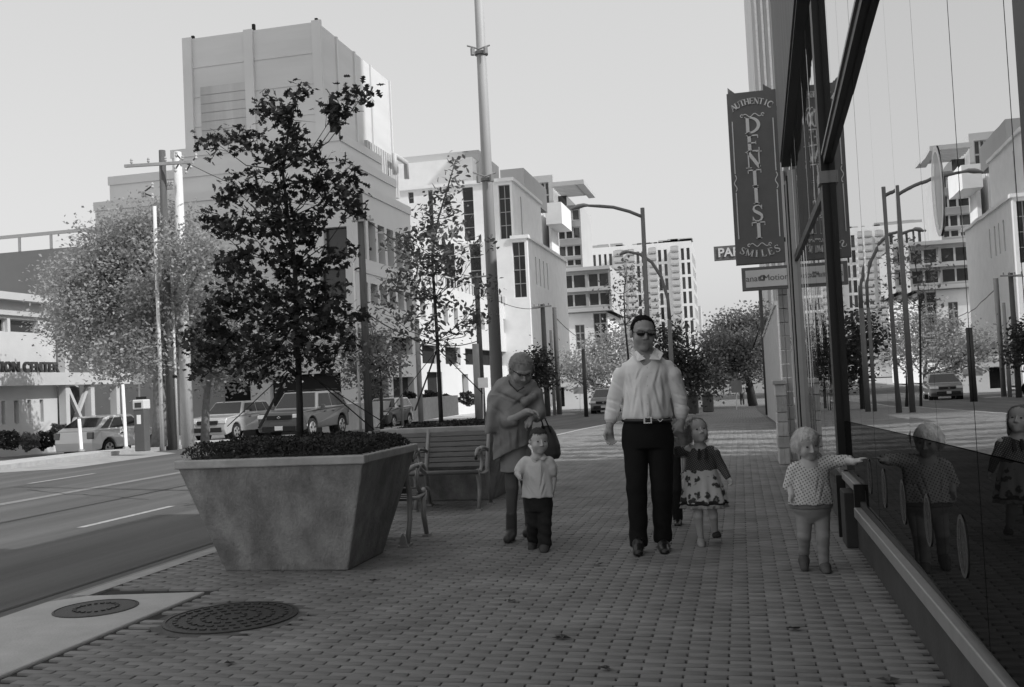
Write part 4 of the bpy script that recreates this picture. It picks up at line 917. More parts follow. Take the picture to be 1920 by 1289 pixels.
for i, (u, v, r) in enumerate(((15, 825, 22), (55, 828, 18), (85, 826, 18), (112, 812, 20))):
    p = atX(u, v, -25.2); shrub('loose dark shrub in front of the education building, %s from the left' % ('first', 'second', 'third', 'fourth', 'fifth')[i], p, r*depth(p)/FPX, 900, .13, m_leaff if i % 2 else m_leafdk, group='shrubs by the education building')
# unseen columnar trees added in the lot to throw shadow stripes across the pavement
for i, (x, y, h, r) in enumerate(((4.5, 15.25, 8, .13), (4.6, 16.0, 8, .2), (4.4, 17.1, 8, .14), (4.6, 18.0, 8, .3), (4.5, 19.6, 8, .25), (4.6, 21.6, 8, .5), (4.5, 25, 8, .8), (4.5, 31, 9, 1.2))):
    b = [((x+random.uniform(-.1, .1), y+random.uniform(-.1, .1), .8+k*.5), r*random.uniform(.7, 1)) for k in range(int((h-.8)/.5))]
    tree('shadow_tree', 'unseen narrow tree added in the lot to cast a shadow stripe, %s from the shop' % ('first', 'second', 'third', 'fourth', 'fifth', 'sixth', 'seventh', 'eighth')[i], (x, y, 0), [(x, y, 0), (x, y, h*.5), (x, y, h)], b, 1800, .13, m_leaff, m_bark, .09, group='unseen shadow-casting trees in the parking lot', limbs=False, spread=.15)

# ================================================================ poles, lamps, wires
m_wpole = mat('utility_wood', .10, .9, .3, 3, .3, 20, stretch=(4, 4, .3)); m_spole = mat('galvanised_pole', .62, .5, .06, 3, spec=.4); m_dpole = mat('dark_steel', .05, .5, .15, 6)
def pole(label, u, v, X=None, top=None, r0=.15, r1=.1, m=None, Y=None, name='utility_pole', arms=(), group=None):
    """base from the picture at the given street distance; top is a picture height"""
    p = atY(u, v, Y); p.z = zg(Y)-.15; zt = atY(top[0], top[1], Y).z; b = Vector((p.x, Y, p.z))
    t = thing(name, label, 'pole', b, 0, group)
    MB().tube([b, (b.x, Y, zt)], [r0, r1], 12).build('shaft', m or m_wpole, t, True)
    for (ua, va, ub, vb) in arms:
        a, c = atY(ua, va, Y-.2), atY(ub, vb, Y-.2); MB().bar(a, c, .08, .09).build('crossarm', mat('pale_wood', .34, .85, .2, 4), t)
        n = 4
        for k in range(n):
            q = a.lerp(c, (k+.4)/n); MB().lathe(q, [(.02, .06), (.045, .1), (.03, .14), (.045, .17), (.02, .22)], 8).build('insulator', m_dgrey, t)
    return t, b, zt
P1 = pole('brown wooden utility pole with a crossarm left of the hospital', 323, 842, Y=27.6, top=(291, 284), r0=.14, r1=.10, arms=((234, 312, 362, 304),))
P2 = pole('tall galvanised steel pole beside the brown utility pole', 352, 832, Y=28.6, top=(321, 287), r0=.21, r1=.12, m=m_spole, arms=((325, 352, 305, 354),))
pole('thin white conduit pipe standing beside the brown utility pole', 305, 842, Y=27.2, top=(283, 388), r0=.06, r1=.055, m=m_spole, name='conduit_pipe')
pole('short thin conduit behind the brown utility pole', 333, 842, Y=27.9, top=(312, 500), r0=.05, r1=.045, m=m_spole, name='conduit_pipe')
P3 = pole('weathered wooden pole in front of the hospital corner', 692, 795, Y=43, top=(679, 364), r0=.2, r1=.14, arms=((660, 415, 700, 412),))
pole('bare conduit beside the wooden pole at the hospital corner', 676, 795, Y=42.8, top=(668, 490), r0=.06, r1=.06, m=m_spole, name='conduit_pipe')
P4 = pole('dark wooden pole with one crossarm against the hospital wing', 905, 770, Y=58, top=(890, 516), r0=.2, r1=.14, arms=((878, 521, 926, 517),))
pole('pale square post right beside the woman\'s shoulder', 897, 768, Y=57, top=(890, 645), r0=.22, r1=.2, name='post', m=mat('post_grey', .3, .8, .1, 2))
P5 = pole('left of the twin dark utility poles behind the woman', 1027, 772, Y=66, top=(1014, 571), r0=.2, r1=.15, m=m_wpole, arms=((998, 577, 1034, 574),))
P6 = pole('right of the twin dark utility poles behind the woman', 1049, 773, Y=70, top=(1037, 577), r0=.2, r1=.15, m=m_wpole)
pole('pale leaning thin pole between the twin utility poles', 1040, 772, Y=68, top=(1023, 620), r0=.12, r1=.1, m=m_dgrey if False else mat('post_grey', .3))
pole('single dark post in front of the low white building', 1099, 770, Y=60, top=(1092, 655), r0=.13, r1=.11, m=m_dpole, name='post')
pole('slim dark post at the far right end of the pavement', 1438, 762, Y=41, top=(1424, 545), r0=.07, r1=.07, m=m_dpole, name='post')
pole('pale wooden post between the hospital shrubs', 790, 800, Y=46, top=(773, 600), r0=.13, r1=.12, m=mat('post_grey', .3), name='post')
pole('slim sign post behind the slender tree', 755, 795, Y=45, top=(745, 660), r0=.07, r1=.07, m=mat('post_grey', .3), name='post')
for k, (px, py) in enumerate(((268, 480), (345, 300))):
    q = atY(px if k == 0 else 352, py if k else 360, 27.4)
for k, (u, v) in enumerate(((340, 300), (356, 310), (268, 362))):
    q = atY(u, v, 28.0); t = thing('insulator_cluster', 'cluster of insulators and fittings %s' % ('at the steel pole top', 'at the end of the wooden crossarm', 'on the white conduit top')[k], 'insulator', q)
    for j in range(4):
        e = q+Vector((random.uniform(-.35, .35), 0, random.uniform(-.3, .3))); MB().lathe(e, [(.02, -.1), (.05, -.05), (.03, 0), (.05, .05), (.02, .1)], 8).build('insulator', m_pent, t)
        MB().tube([q, e], .025, 5).build('bracket', m_dpole, t)
def wire(label, a, b, sag, r=.012):
    a, b = Vector(a), Vector(b); pts = [a.lerp(b, i/14)-Vector((0, 0, sag*4*(i/14)*(1-i/14))) for i in range(15)]
    tag(MB().tube(pts, r, 5).build('power_line', mat('cable', .06, .6, .1, 10), None, True), label, 'cable', 'overhead cables')
c1, c3, c4, c5 = atY(330, 560, 28.4), atY(690, 590, 43), atY(892, 545, 58), atY(1016, 590, 66)
wire('thick overhead cable sagging from the steel pole to the corner pole', atY(338, 552, 28.5), atY(684, 585, 42.8), .9, .05)
wire('thin cable from the corner pole to the hospital wing pole', atY(684, 410, 42.8), atY(892, 520, 57.8), .5, .02)
wire('lower cable from the corner pole to the hospital wing pole', atY(684, 585, 42.8), atY(895, 640, 57.8), .8, .03)
wire('thin cable from the wing pole to the left twin pole', atY(926, 560, 57.8), atY(1014, 577, 65.8), .3, .02)
wire('cable from the twin poles towards the glass office', atY(1037, 590, 69.8), atY(1110, 640, 100), .5, .03)
wire('high thin cable from the brown pole to the corner pole', atY(355, 308, 27.4), atY(680, 380, 43), .6, .012)
# street lamps
def street_lamp(label, u, v, Y, top, pts, rr, head):
    p = atY(u, v, Y); zt = atY(top[0], top[1], Y); b = Vector((p.x, Y, zg(Y)))
    t = thing('street_lamp', label, 'street lamp', b)
    MB().tube([b, (zt.x*.5+p.x*.5, Y, zt.z)], [rr*1.25, rr], 12).build('shaft', mat('lamp_steel', .14, .5, .1, 5), t, True)
    arm = [atY(a, c, Y) for a, c in pts]; MB().tube(arm, [rr*.8]*(len(arm)-1)+[rr*.6], 8).build('arm', MATS['lamp_steel'], t, True)
    if head:
        e = arm[-1]; L = head
        MB().tube([e+Vector((.05, 0, 0)), e+Vector((-L*.25, 0, .03)), e+Vector((-L*.6, 0, -.0)), e+Vector((-L, 0, -.08))], [.06, .13, .16, .06], 10, flat=.55).build('lamp_head', mat('lamp_head', .25, .5, .1, 5), t, True)
street_lamp('grey street lamp with a long arm and cobra head against the sky', 1222, 768, 36, (1207, 390), ((1207, 408), (1180, 397), (1150, 389), (1125, 387), (1103, 386)), .075, .62)
street_lamp('curved hooked street lamp in front of the apartment tower', 1263, 768, 40, (1256, 600), ((1256, 600), (1252, 560), (1240, 520), (1222, 492), (1200, 477), (1180, 473)), .08, .4)

# ================================================================ small street furniture
p = atZ(268, 846, 0); t = thing('pay_station', 'parking pay station box on the far pavement by the utility poles', 'pay station', (p.x, p.y, 0))
MB().box((p.x-.16, p.y-.14, 0), (p.x+.16, p.y+.14, 1.15)).build('body', mat('pay_grey', .10, .6, .1, 5), t, bevel=.02); MB().box((p.x-.18, p.y-.16, 1.15), (p.x+.18, p.y+.16, 1.42)).build('head', m_spole, t, bevel=.03)
MB().box((p.x-.10, p.y-.17, 1.2), (p.x+.10, p.y-.161, 1.34)).build('screen', m_win, t); MB().box((p.x-.06, p.y-.15, .75), (p.x+.06, p.y-.141, 1.0)).build('notice', m_let, t); MB().box((p.x-.15, p.y-.02, 1.42), (p.x+.15, p.y+.02, 1.5)).build('roof', m_dark, t)
def sign_post(label, u, v, Y, zc, wd, ht, m, z0=None):
    p = atY(u, v, Y); q = atY(u, zc, Y); t = thing('street_sign', label, 'sign', (p.x, Y, zg(Y)))
    MB().tube([(p.x, Y, zg(Y)), (q.x, Y, q.z+ht/2)], .03, 8).build('post', m_spole, t)
    MB().box((q.x-wd/2, Y-.05, q.z-ht/2), (q.x+wd/2, Y-.03, q.z+ht/2)).build('plate', m, t); return t
sign_post('white sign plate above the pay station', 262, 845, 28.2, 710, .40, .36, m_let)
sign_post('small white sign beside the woman', 906, 790, 40, 718, .42, .42, m_let)
sign_post('small sign board in front of the low white building', 1088, 772, 72, 732, 1.0, .5, m_dgrey)
sign_post('pale sign on the far pavement near the pedestrians', 1381, 762, 58, 725, .6, .7, mat('sign_pale', .2, .6, .2, 3))
for k, (u, Y) in enumerate(((153, 25.6), (237, 26.3))):
    p = atY(u, 850, Y); o = thing('marker_post', ('leaning white marker post left of the pay station', 'white marker post behind the parked hatchback')[k], 'post', (p.x, Y, 0))
    MB().tube([(p.x, Y, 0), (p.x-.05, Y, .95 if k == 0 else 1.9)], .05, 8).build('shaft', m_let, o); MB().lathe((p.x, Y, 0), [(.1, 0), (.09, .04), (.05, .06)], 10).build('foot', m_castg, o)
def trash(label, u, Y, h, r, m):
    p = atY(u, 768, Y); t = thing('litter_bin', label, 'bin', (p.x, Y, zg(Y)))
    MB().lathe((p.x, Y, zg(Y)), [(r*.85, 0), (r, .05), (r, h*.82), (r*1.06, h*.84)], 16).build('barrel', m, t)
    MB().lathe((p.x, Y, zg(Y)), [(r*1.1, h*.84), (r*1.05, h*.9), (r*.5, h), (r*.3, h*1.02)], 16).build('lid', m_dark, t)
trash('dark litter bin beside the man\'s cuff', 1300, 52, 1.05, .28, m_dpole); trash('second litter bin further right on the far pavement', 1328, 55, 1.0, .3, mat('bin_brown', .08, .7, .2, 5))
# kerb build-out across the road mouth
mb = MB().prism([(-7.2, 20.6, -.12), (-5.4, 20.6, -.12), (-5.4, 22.8, -.12), (-6.9, 22.8, -.12)], [(-7.1, 20.7, .02), (-5.5, 20.7, .02), (-5.5, 22.7, .02), (-6.8, 22.7, .02)])
structure(mb.build('kerb_island', m_kerb))

# ================================================================ cars
m_tyre = mat('tyre', .02, .85, .2, 20); m_rim = mat('rim', .55, .3, .05, 10, metal=.7); m_cglass = mat('car_glass', .02, .05, 0, spec=.7); m_lamp = mat('headlight', .6, .1, 0, spec=.7); m_trim = mat('black_trim', .02, .5, .1, 20); m_plate = mat('plate', .6, .5, .1, 20)
def car(name, label, loc, rz, L, W, H, paint, kind, rw=.34, group='vehicles across the street', trim=None, rack=False):
    t = thing(name, label, 'car', loc, rz, group); tr = trim or paint
    f, b = -L/2, L/2; fw_, rwh = f+L*.19, b-L*.2; hw = W/2
    if kind == 'suv': hood, cowl, cz_, belt, rf, rr, rb = .98, f+L*.30, 1.10, 1.12, f+L*.42, b-L*.10, b-.06
    elif kind == 'truck': hood, cowl, cz_, belt, rf, rr, rb = 1.10, f+L*.30, 1.20, 1.20, f+L*.41, b-L*.09, b-.05
    else: hood, cowl, cz_, belt, rf, rr, rb = .78, f+L*.27, .96, .98, f+L*.43, b-L*.25, b-L*.02
    zb = .24 if kind != 'truck' else .34
    def arch(c): return [(c+(rw+.07)*math.cos(math.radians(a)), max(zb, rw+(rw+.07)*math.sin(math.radians(a)))) for a in range(180, -1, -20)]
    low = [(f+.10, zb), (f, .45), (f+.03, hood-.18), (f+.16, hood), (cowl-.1, cz_-.02), (cowl+.2, belt), (rb-.35, belt), (b-.05, belt-.05), (b, .55), (b-.08, zb)]
    low += [(y, z) for y, z in arch(rwh)[::-1]]+[(y, z) for y, z in arch(fw_)[::-1]]
    def side(x, pts, fn): return [(x*fn(y), y, z) for y, z in pts]
    tap = lambda y: 1-.10*max(0, (abs(y)-L*.36)/(L*.14))**2
    MB().prism(side(-hw, low, tap), side(hw, low, tap)).build('body', paint, t, bevel=.05, local=True, bseg=3)
    up = [(cowl-.05, cz_-.05), (rf, H-.02), ((rf+rr)/2, H), (rr, H-.04), (rb-.04, belt-.03)]
    ww = lambda z: .94-.22*(z-cz_)/(H-cz_)
    MB().prism([(-hw*ww(z), y, z) for y, z in up], [(hw*ww(z), y, z) for y, z in up]).build('cabin', tr, t, bevel=.06, local=True, bseg=3)
    def lerp2(a, b_, q): return (a[0]+(b_[0]-a[0])*q, a[1]+(b_[1]-a[1])*q)
    A, Bp, Cc, Dd = up[0], up[1], up[3], up[4]
    def quad(name_, pts, m): return MB().add(pts, [(0, 1, 2, 3)]).build(name_, m, t, local=True)
    d = Vector((0, Bp[0]-A[0], Bp[1]-A[1])).normalized(); nn = Vector((0, -d.z, d.y))*.012
    p0, p1 = lerp2(A, Bp, .12), lerp2(A, Bp, .93)
    quad('windscreen', [Vector((-hw*ww(p0[1])*.93, p0[0], p0[1]))+nn, Vector((hw*ww(p0[1])*.93, p0[0], p0[1]))+nn, Vector((hw*ww(p1[1])*.9, p1[0], p1[1]))+nn, Vector((-hw*ww(p1[1])*.9, p1[0], p1[1]))+nn], m_cglass)
    d = Vector((0, Dd[0]-Cc[0], Dd[1]-Cc[1])).normalized(); nn = Vector((0, -d.z, d.y))*.012
    p0, p1 = lerp2(Dd, Cc, .25), lerp2(Dd, Cc, .9)
    quad('rear_window', [Vector((hw*ww(p0[1])*.9, p0[0], p0[1]))+nn, Vector((-hw*ww(p0[1])*.9, p0[0], p0[1]))+nn, Vector((-hw*ww(p1[1])*.86, p1[0], p1[1]))+nn, Vector((hw*ww(p1[1])*.86, p1[0], p1[1]))+nn], m_cglass)
    zt_, zbt = H-.10, belt+.05
    yA = lambda z: A[0]+(Bp[0]-A[0])*(z-A[1])/(Bp[1]-A[1]); yD = lambda z: Cc[0]+(Dd[0]-Cc[0])*(z-Cc[1])/(Dd[1]-Cc[1])
    cuts = (0, .46, .80, 1)
    for s in (-1, 1):
        for a, c in zip(cuts, cuts[1:]):
            def pt(q, z, e): y0, y1 = yA(z)+.14, yD(z)-.14; return (s*(hw*ww(z)+.012), y0+(y1-y0)*q+e, z)
            q4 = [pt(a, zbt, .03), pt(c, zbt, -.03), pt(c, zt_, -.03), pt(a, zt_, .03)]
            quad('side_window', q4 if s > 0 else q4[::-1], m_cglass)
        for y in (fw_, rwh):
            MB().tube([(s*(hw-.24), y, rw), (s*(hw-.02), y, rw)], [rw, rw], 22).build('wheel', m_tyre, t, local=True)
            wh = t.children[-1]
            MB().tube([(s*(hw-.03), y, rw), (s*(hw+.004), y, rw)], [rw*.68, rw*.64], 18).build('rim', m_rim, wh, local=True)
            for k in range(5):
                a = 2*math.pi*k/5+.3; MB().frame_box((s*(hw+.006), y+math.cos(a)*rw*.42, rw+math.sin(a)*rw*.42), (.004, 0, 0), (0, -math.sin(a)*rw*.10, math.cos(a)*rw*.10), (0, math.cos(a)*rw*.16, math.sin(a)*rw*.16)).build('rim_hole', m_trim, wh, local=True)
            MB().tube([(s*(hw-.4), y, rw), (s*(hw-.25), y, rw)], [rw+.065, rw+.065], 18).build('wheel_well', m_trim, t, local=True)
        hz = hood-.16
        MB().frame_box((s*hw*.74, f+.06, hz), (hw*.19, 0, 0), (s*0, .05, 0), (0, .01, .075)).build('headlight', m_lamp, t, bevel=.02, local=True)
        MB().frame_box((s*hw*.80, b-.05, belt-.18), (hw*.14, 0, 0), (0, .05, 0), (0, 0, .12)).build('tail_light', mat('tail_light', .12, .2, 0, spec=.6), t, bevel=.02, local=True)
        MB().frame_box((s*(hw+.09), cowl+.28, belt+.05), (.09, 0, 0), (0, .05, 0), (0, 0, .07)).build('mirror', paint, t, bevel=.02, local=True)
        for q in (.33, .62):
            y = fw_+(rwh-fw_)*q+.25; MB().frame_box((s*(hw+.008), y, belt-.16), (.012, 0, 0), (0, .09, 0), (0, 0, .018)).build('door_handle', m_trim, t, local=True)
    MB().frame_box((0, f+.015, hood-.20), (hw*.52, 0, 0), (0, .03, 0), (0, 0, .085)).build('grille', m_trim, t, bevel=.015, local=True)
    MB().tube([(-.07, f-.02, hood-.2), (.0, f-.025, hood-.16), (.07, f-.02, hood-.2), (0, f-.025, hood-.24), (-.07, f-.02, hood-.2)], .012, 6).build('emblem', m_rim, t, local=True)
    MB().frame_box((0, f-.005, .47), (hw*.72, 0, 0), (0, .05, 0), (0, 0, .10)).build('bumper', m_trim, t, bevel=.02, local=True)
    MB().frame_box((0, f-.06, .50), (.16, 0, 0), (0, .008, 0), (0, 0, .08)).build('licence_plate', m_plate, t, local=True)
    if rack:
        for s in (-1, 1): MB().tube([(s*hw*.62, rf+.1, H+.05), (s*hw*.62, rr-.1, H+.05)], .025, 6).build('roof_rail', m_trim, t, local=True)
        MB().box((-hw*.62, (rf+rr)/2-.5, H+.05), (hw*.62, (rf+rr)/2-.44, H+.08)).build('roof_bar', m_trim, t, local=True); MB().box((-hw*.62, (rf+rr)/2+.6, H+.05), (hw*.62, (rf+rr)/2+.66, H+.08)).build('roof_bar', m_trim, t, local=True)
    return t
def paint(n, v): return mat('paint_'+n, v, .3, .03, 2, spec=.5, coat=.8)
RZ = .12
def spot(u, v, Y): p = atY(u, v, Y); return (p.x, Y, zfar(p.x, Y) if p.x < -17.4 else zg(Y)-.118)
car('suv', 'pale silver crossover parked facing us, leftmost of the row', spot(440, 825, 41), -.02, 4.5, 1.86, 1.66, paint('silver', .38), 'suv')
car('off_roader', 'tall dark boxy off-roader facing us behind the oak trunk', spot(575, 828, 37.5), .0, 4.8, 1.95, 1.86, paint('charcoal', .05), 'truck', .41, trim=paint('greyroof', .18), rack=True)
car('saloon_car', 'white saloon car just behind the dark off-roader', spot(672, 810, 51), .0, 4.6, 1.8, 1.46, paint('white', .72), 'saloon')
car('suv', 'black compact SUV with pale roof, rightmost of the row', spot(727, 805, 53), .0, 4.3, 1.8, 1.66, paint('black', .03), 'suv', trim=paint('pale_roof', .45), rack=True)
car('hatchback', 'white hatchback parked side-on before the education building', spot(212, 850, 32.5), math.radians(176), 4.1, 1.74, 1.48, paint('white', .72), 'saloon', .31)
p = atY(1130, 770, 68); car('pickup', 'distant grey car coming up the street beside the man', (p.x, 70, zg(70)-.12), .05, 4.8, 1.9, 1.7, paint('grey', .12), 'suv')
# ================================================================ people: smooth blended volumes turned into one surface each
def smin(a, b, k): h = np.clip(.5+.5*(b-a)/k, 0, 1); return b*(1-h)+a*h-k*h*(1-h)
class Blob:
    def __init__(s, vox): s.v = vox; s.p = []
    def _a(s, fn, lo, hi, k, op): s.p.append((op, fn, np.array(lo, float), np.array(hi, float), k)); return s
    def cap(s, a, b, ra, rb, k=.02, op='+', sy=1.0):
        a, b = np.array(a, float), np.array(b, float); m = max(ra, rb)
        def fn(X, Y, Z):
            d = b-a; L = max((d*d).sum(), 1e-9); t = np.clip(((X-a[0])*d[0]+(Y-a[1])*d[1]+(Z-a[2])*d[2])/L, 0, 1)
            return np.sqrt((X-a[0]-t*d[0])**2+((Y-a[1]-t*d[1])/sy)**2+(Z-a[2]-t*d[2])**2)-(ra+(rb-ra)*t)
        return s._a(fn, np.minimum(a, b)-m, np.maximum(a, b)+m, k, op)
    def chain(s, pts, rs, k=.02, sy=1.0):
        for i in range(len(pts)-1): s.cap(pts[i], pts[i+1], rs[i], rs[i+1], k, sy=sy)
        return s
    def ell(s, c, r, R=None, k=.02, op='+'):
        c, r = np.array(c, float), np.array(r, float); R = np.eye(3) if R is None else R; m = r.max()
        def fn(X, Y, Z):
            x, y, z = X-c[0], Y-c[1], Z-c[2]
            q = [R[0, i]*x+R[1, i]*y+R[2, i]*z for i in range(3)]
            k0 = np.sqrt(sum((q[i]/r[i])**2 for i in range(3))); k1 = np.sqrt(sum((q[i]/r[i]**2)**2 for i in range(3)))+1e-9
            return k0*(k0-1)/k1
        return s._a(fn, c-m, c+m, k, op)
    def box(s, c, h, R=None, rad=.01, k=.01, op='+'):
        c, h = np.array(c, float), np.array(h, float); R = np.eye(3) if R is None else R; m = np.linalg.norm(h)+rad
        def fn(X, Y, Z):
            x, y, z = X-c[0], Y-c[1], Z-c[2]; q = [np.abs(R[0, i]*x+R[1, i]*y+R[2, i]*z)-h[i]+rad for i in range(3)]
            return np.sqrt(sum(np.maximum(v, 0)**2 for v in q))+np.minimum(np.maximum(np.maximum(q[0], q[1]), q[2]), 0)-rad
        return s._a(fn, c-m, c+m, k, op)
    def loft(s, sec, k=.02, folds=None):
        """sec rows: z, cx, cy, rx, ry; folds: list of (n, amplitude, phase, z-twist) growing downwards"""
        sec = np.array(sorted(map(tuple, sec))); z0, z1 = sec[0, 0], sec[-1, 0]; m = sec[:, 3:].max()*1.15
        def fn(X, Y, Z):
            zz = Z.ravel(); cx, cy, rx, ry = [np.interp(zz, sec[:, 0], sec[:, i]).reshape(Z.shape) for i in (1, 2, 3, 4)]
            ux, uy = (X-cx)/rx, (Y-cy)/ry; rr = np.sqrt(ux*ux+uy*uy)
            if folds is not None:
                th = np.arctan2(uy, ux); w = np.clip((z1-Z)/(z1-z0), 0, 1); f = 0
                for n, A, ph, tw in folds: f = f+A*w*np.cos(n*th+ph+tw*Z)
                rr = rr-f
            d = (rr-1)*np.minimum(rx, ry); return np.maximum(d, np.maximum(z0-Z, Z-z1))
        return s._a(fn, (sec[:, 1].min()-m, sec[:, 2].min()-m, z0-.01), (sec[:, 1].max()+m, sec[:, 2].max()+m, z1+.01), k, '+')
    def cut(s, p, n):
        p, n = np.array(p, float), np.array(n, float); n /= np.linalg.norm(n)
        return s._a(lambda X, Y, Z: (X-p[0])*n[0]+(Y-p[1])*n[1]+(Z-p[2])*n[2], (0, 0, 0), (0, 0, 0), 0, 'cut')
    def warp(s, fn): s.p.append(('warp', fn, None, None, 0)); return s
    def mesh(s, name):
        v = s.v; ad = [p for p in s.p if p[0] == '+']
        lo = np.min([p[2] for p in ad], 0)-4*v; hi = np.max([p[3] for p in ad], 0)+4*v
        n = np.ceil((hi-lo)/v).astype(int)+1; ax = [(lo[i]+np.arange(n[i])*v).astype(np.float32) for i in range(3)]
        G = np.full(n, .25, np.float32)
        for op, fn, a, b, k in s.p:
            if op == 'cut' or op == 'warp':
                sl_ = tuple(slice(0, m) for m in n)
            else:
                e = max(k, 0)*1.0+3*v; i0 = np.maximum(((a-e-lo)/v).astype(int), 0); i1 = np.minimum(np.ceil((b+e-lo)/v).astype(int)+1, n); sl_ = tuple(slice(i0[i], i1[i]) for i in range(3))
            X = ax[0][sl_[0]][:, None, None]; Y = ax[1][sl_[1]][None, :, None]; Z = ax[2][sl_[2]][None, None, :]
            sh = (X.shape[0], Y.shape[1], Z.shape[2]); X, Y, Z = np.broadcast_to(X, sh), np.broadcast_to(Y, sh), np.broadcast_to(Z, sh)
            if op == 'warp': G[sl_] += np.where(np.abs(G[sl_]) < .04, fn(X, Y, Z), 0); continue
            d = fn(X, Y, Z).astype(np.float32)
            if op == '+': G[sl_] = smin(G[sl_], d, max(k, 1e-4))
            elif op == '-': G[sl_] = -smin(-G[sl_], d, max(k, 1e-4))
            else: G[sl_] = np.maximum(G[sl_], d)
        ins = G < 0
        c8 = [(i, j, k) for i in (0, 1) for j in (0, 1) for k in (0, 1)]
        cnt = sum(ins[i:n[0]-1+i, j:n[1]-1+j, k:n[2]-1+k].astype(np.int8) for i, j, k in c8)
        act = (cnt > 0) & (cnt < 8); I = np.argwhere(act); idx = np.full(act.shape, -1, np.int32); idx[act] = np.arange(len(I))
        val = np.stack([G[I[:, 0]+i, I[:, 1]+j, I[:, 2]+k] for i, j, k in c8], 1); ps = np.zeros((len(I), 3)); ct = np.zeros(len(I))
        for a in range(8):
            for b in range(a+1, 8):
                da = np.array(c8[b])-np.array(c8[a])
                if np.abs(da).sum() != 1: continue
                m = (val[:, a] < 0) != (val[:, b] < 0); t = val[m, a]/(val[m, a]-val[m, b]); ps[m] += np.array(c8[a])+t[:, None]*da; ct[m] += 1
        V = lo+(I+ps/ct[:, None])*v; Fs = []
        for axx in range(3):
            o = [0, 0, 0]; o[axx] = 1
            A = ins[:n[0]-o[0], :n[1]-o[1], :n[2]-o[2]]; Bq = ins[o[0]:, o[1]:, o[2]:]; E = np.argwhere(A != Bq); d1, d2 = [(1, 2), (2, 0), (0, 1)][axx]
            E = E[(E[:, d1] > 0) & (E[:, d2] > 0)]; E = E[(E[:, 0] < n[0]-1) & (E[:, 1] < n[1]-1) & (E[:, 2] < n[2]-1)]
            def at(p, q): f = E.copy(); f[:, d1] -= p; f[:, d2] -= q; return idx[f[:, 0], f[:, 1], f[:, 2]]
            q = np.stack([at(1, 1), at(0, 1), at(0, 0), at(1, 0)], 1); fl = ~ins[E[:, 0], E[:, 1], E[:, 2]]; q[fl] = q[fl][:, ::-1]; Fs.append(q[(q >= 0).all(1)])
        F = np.concatenate(Fs)
        for _ in range(2):                       # light smoothing
            acc = np.zeros_like(V); c = np.zeros(len(V))
            for i in range(4):
                np.add.at(acc, F[:, i], V[F[:, (i+1) % 4]]+V[F[:, (i-1) % 4]]); np.add.at(c, F[:, i], 2)
            V = V*.5+acc/np.maximum(c, 1)[:, None]*.5
        return V, F
    def build(s, name, m, parent):
        V, F = s.mesh(name); r = root_loc(parent) if parent is not None else Vector(); s.VF = (V, F)
        return add_obj(name, arr_mesh(name, V-np.array(r), F), m, parent, True)
def strands(V, F, m, parent, n, ln, down=.9, lift=.15, wd=.0022, back=0.0):
    fn = np.cross(V[F[:, 1]]-V[F[:, 0]], V[F[:, 2]]-V[F[:, 0]]); N = np.zeros_like(V)
    for i in range(4): np.add.at(N, F[:, i], fn)
    N /= np.linalg.norm(N, axis=1)[:, None]+1e-9
    ok = np.where(N[:, 2] > -.55)[0]; I = rng.choice(ok, n); P = V[I]; nn = N[I]
    d = np.tile(np.array((0, back, -down)), (n, 1))+rng.normal(size=(n, 3))*.35+nn*.02; d -= (d*nn).sum(1)[:, None]*nn; d /= np.linalg.norm(d, axis=1)[:, None]+1e-9
    s = np.cross(nn, d); L = ln*rng.uniform(.5, 1.2, n)[:, None]; k = 4; vs = []; fs = []
    for j in range(k):
        t = j/(k-1); c = P+nn*(.0015+lift*L*t*(1-.6*t))+d*L*t+np.array((0, 0, -1))*L*.25*t*t; w_ = wd*(1-.8*t); vs += [c-s*w_, c+s*w_]
    W = np.stack(vs, 1); b = np.arange(n)[:, None]*2*k
    for j in range(k-1): fs.append(np.concatenate([b+2*j, b+2*j+1, b+2*j+3, b+2*j+2], 1))
    r = root_loc(parent); return stuff(add_obj('hair_strands', arr_mesh('hair_strands', W.reshape(-1, 3)-np.array(r), np.concatenate(fs)), m, parent, True))
def Rot(turn, pitch=0, roll=0):
    t, p, r = map(math.radians, (turn, pitch, roll)); c, s = math.cos, math.sin
    Rz = np.array([[c(t), -s(t), 0], [s(t), c(t), 0], [0, 0, 1]]); Rx = np.array([[1, 0, 0], [0, c(p), -s(p)], [0, s(p), c(p)]]); Ry = np.array([[c(r), 0, s(r)], [0, 1, 0], [-s(r), 0, c(r)]])
    return Rz@Rx@Ry
class Fig:
    def __init__(s, label, Y, u, v, group='family walking on the pavement'):
        s.Y = Y; b = atY(u, v, Y); s.S = depth(b)/FPX; s.t = thing('person', label, 'person', (b.x, Y, 0), 0, group)
    def J(s, u, v, dy=0.0): p = atY(u, v, s.Y+dy); return np.array(p)
    def r(s, px): return px*s.S
    def sec(s, rows):                             # v, u centre, half width px, depth radius m, dy
        out = []
        for v, u, hw, ry, dy in rows: p = s.J(u, v, dy); out.append((p[2], p[0], p[1], s.r(hw), ry))
        return out
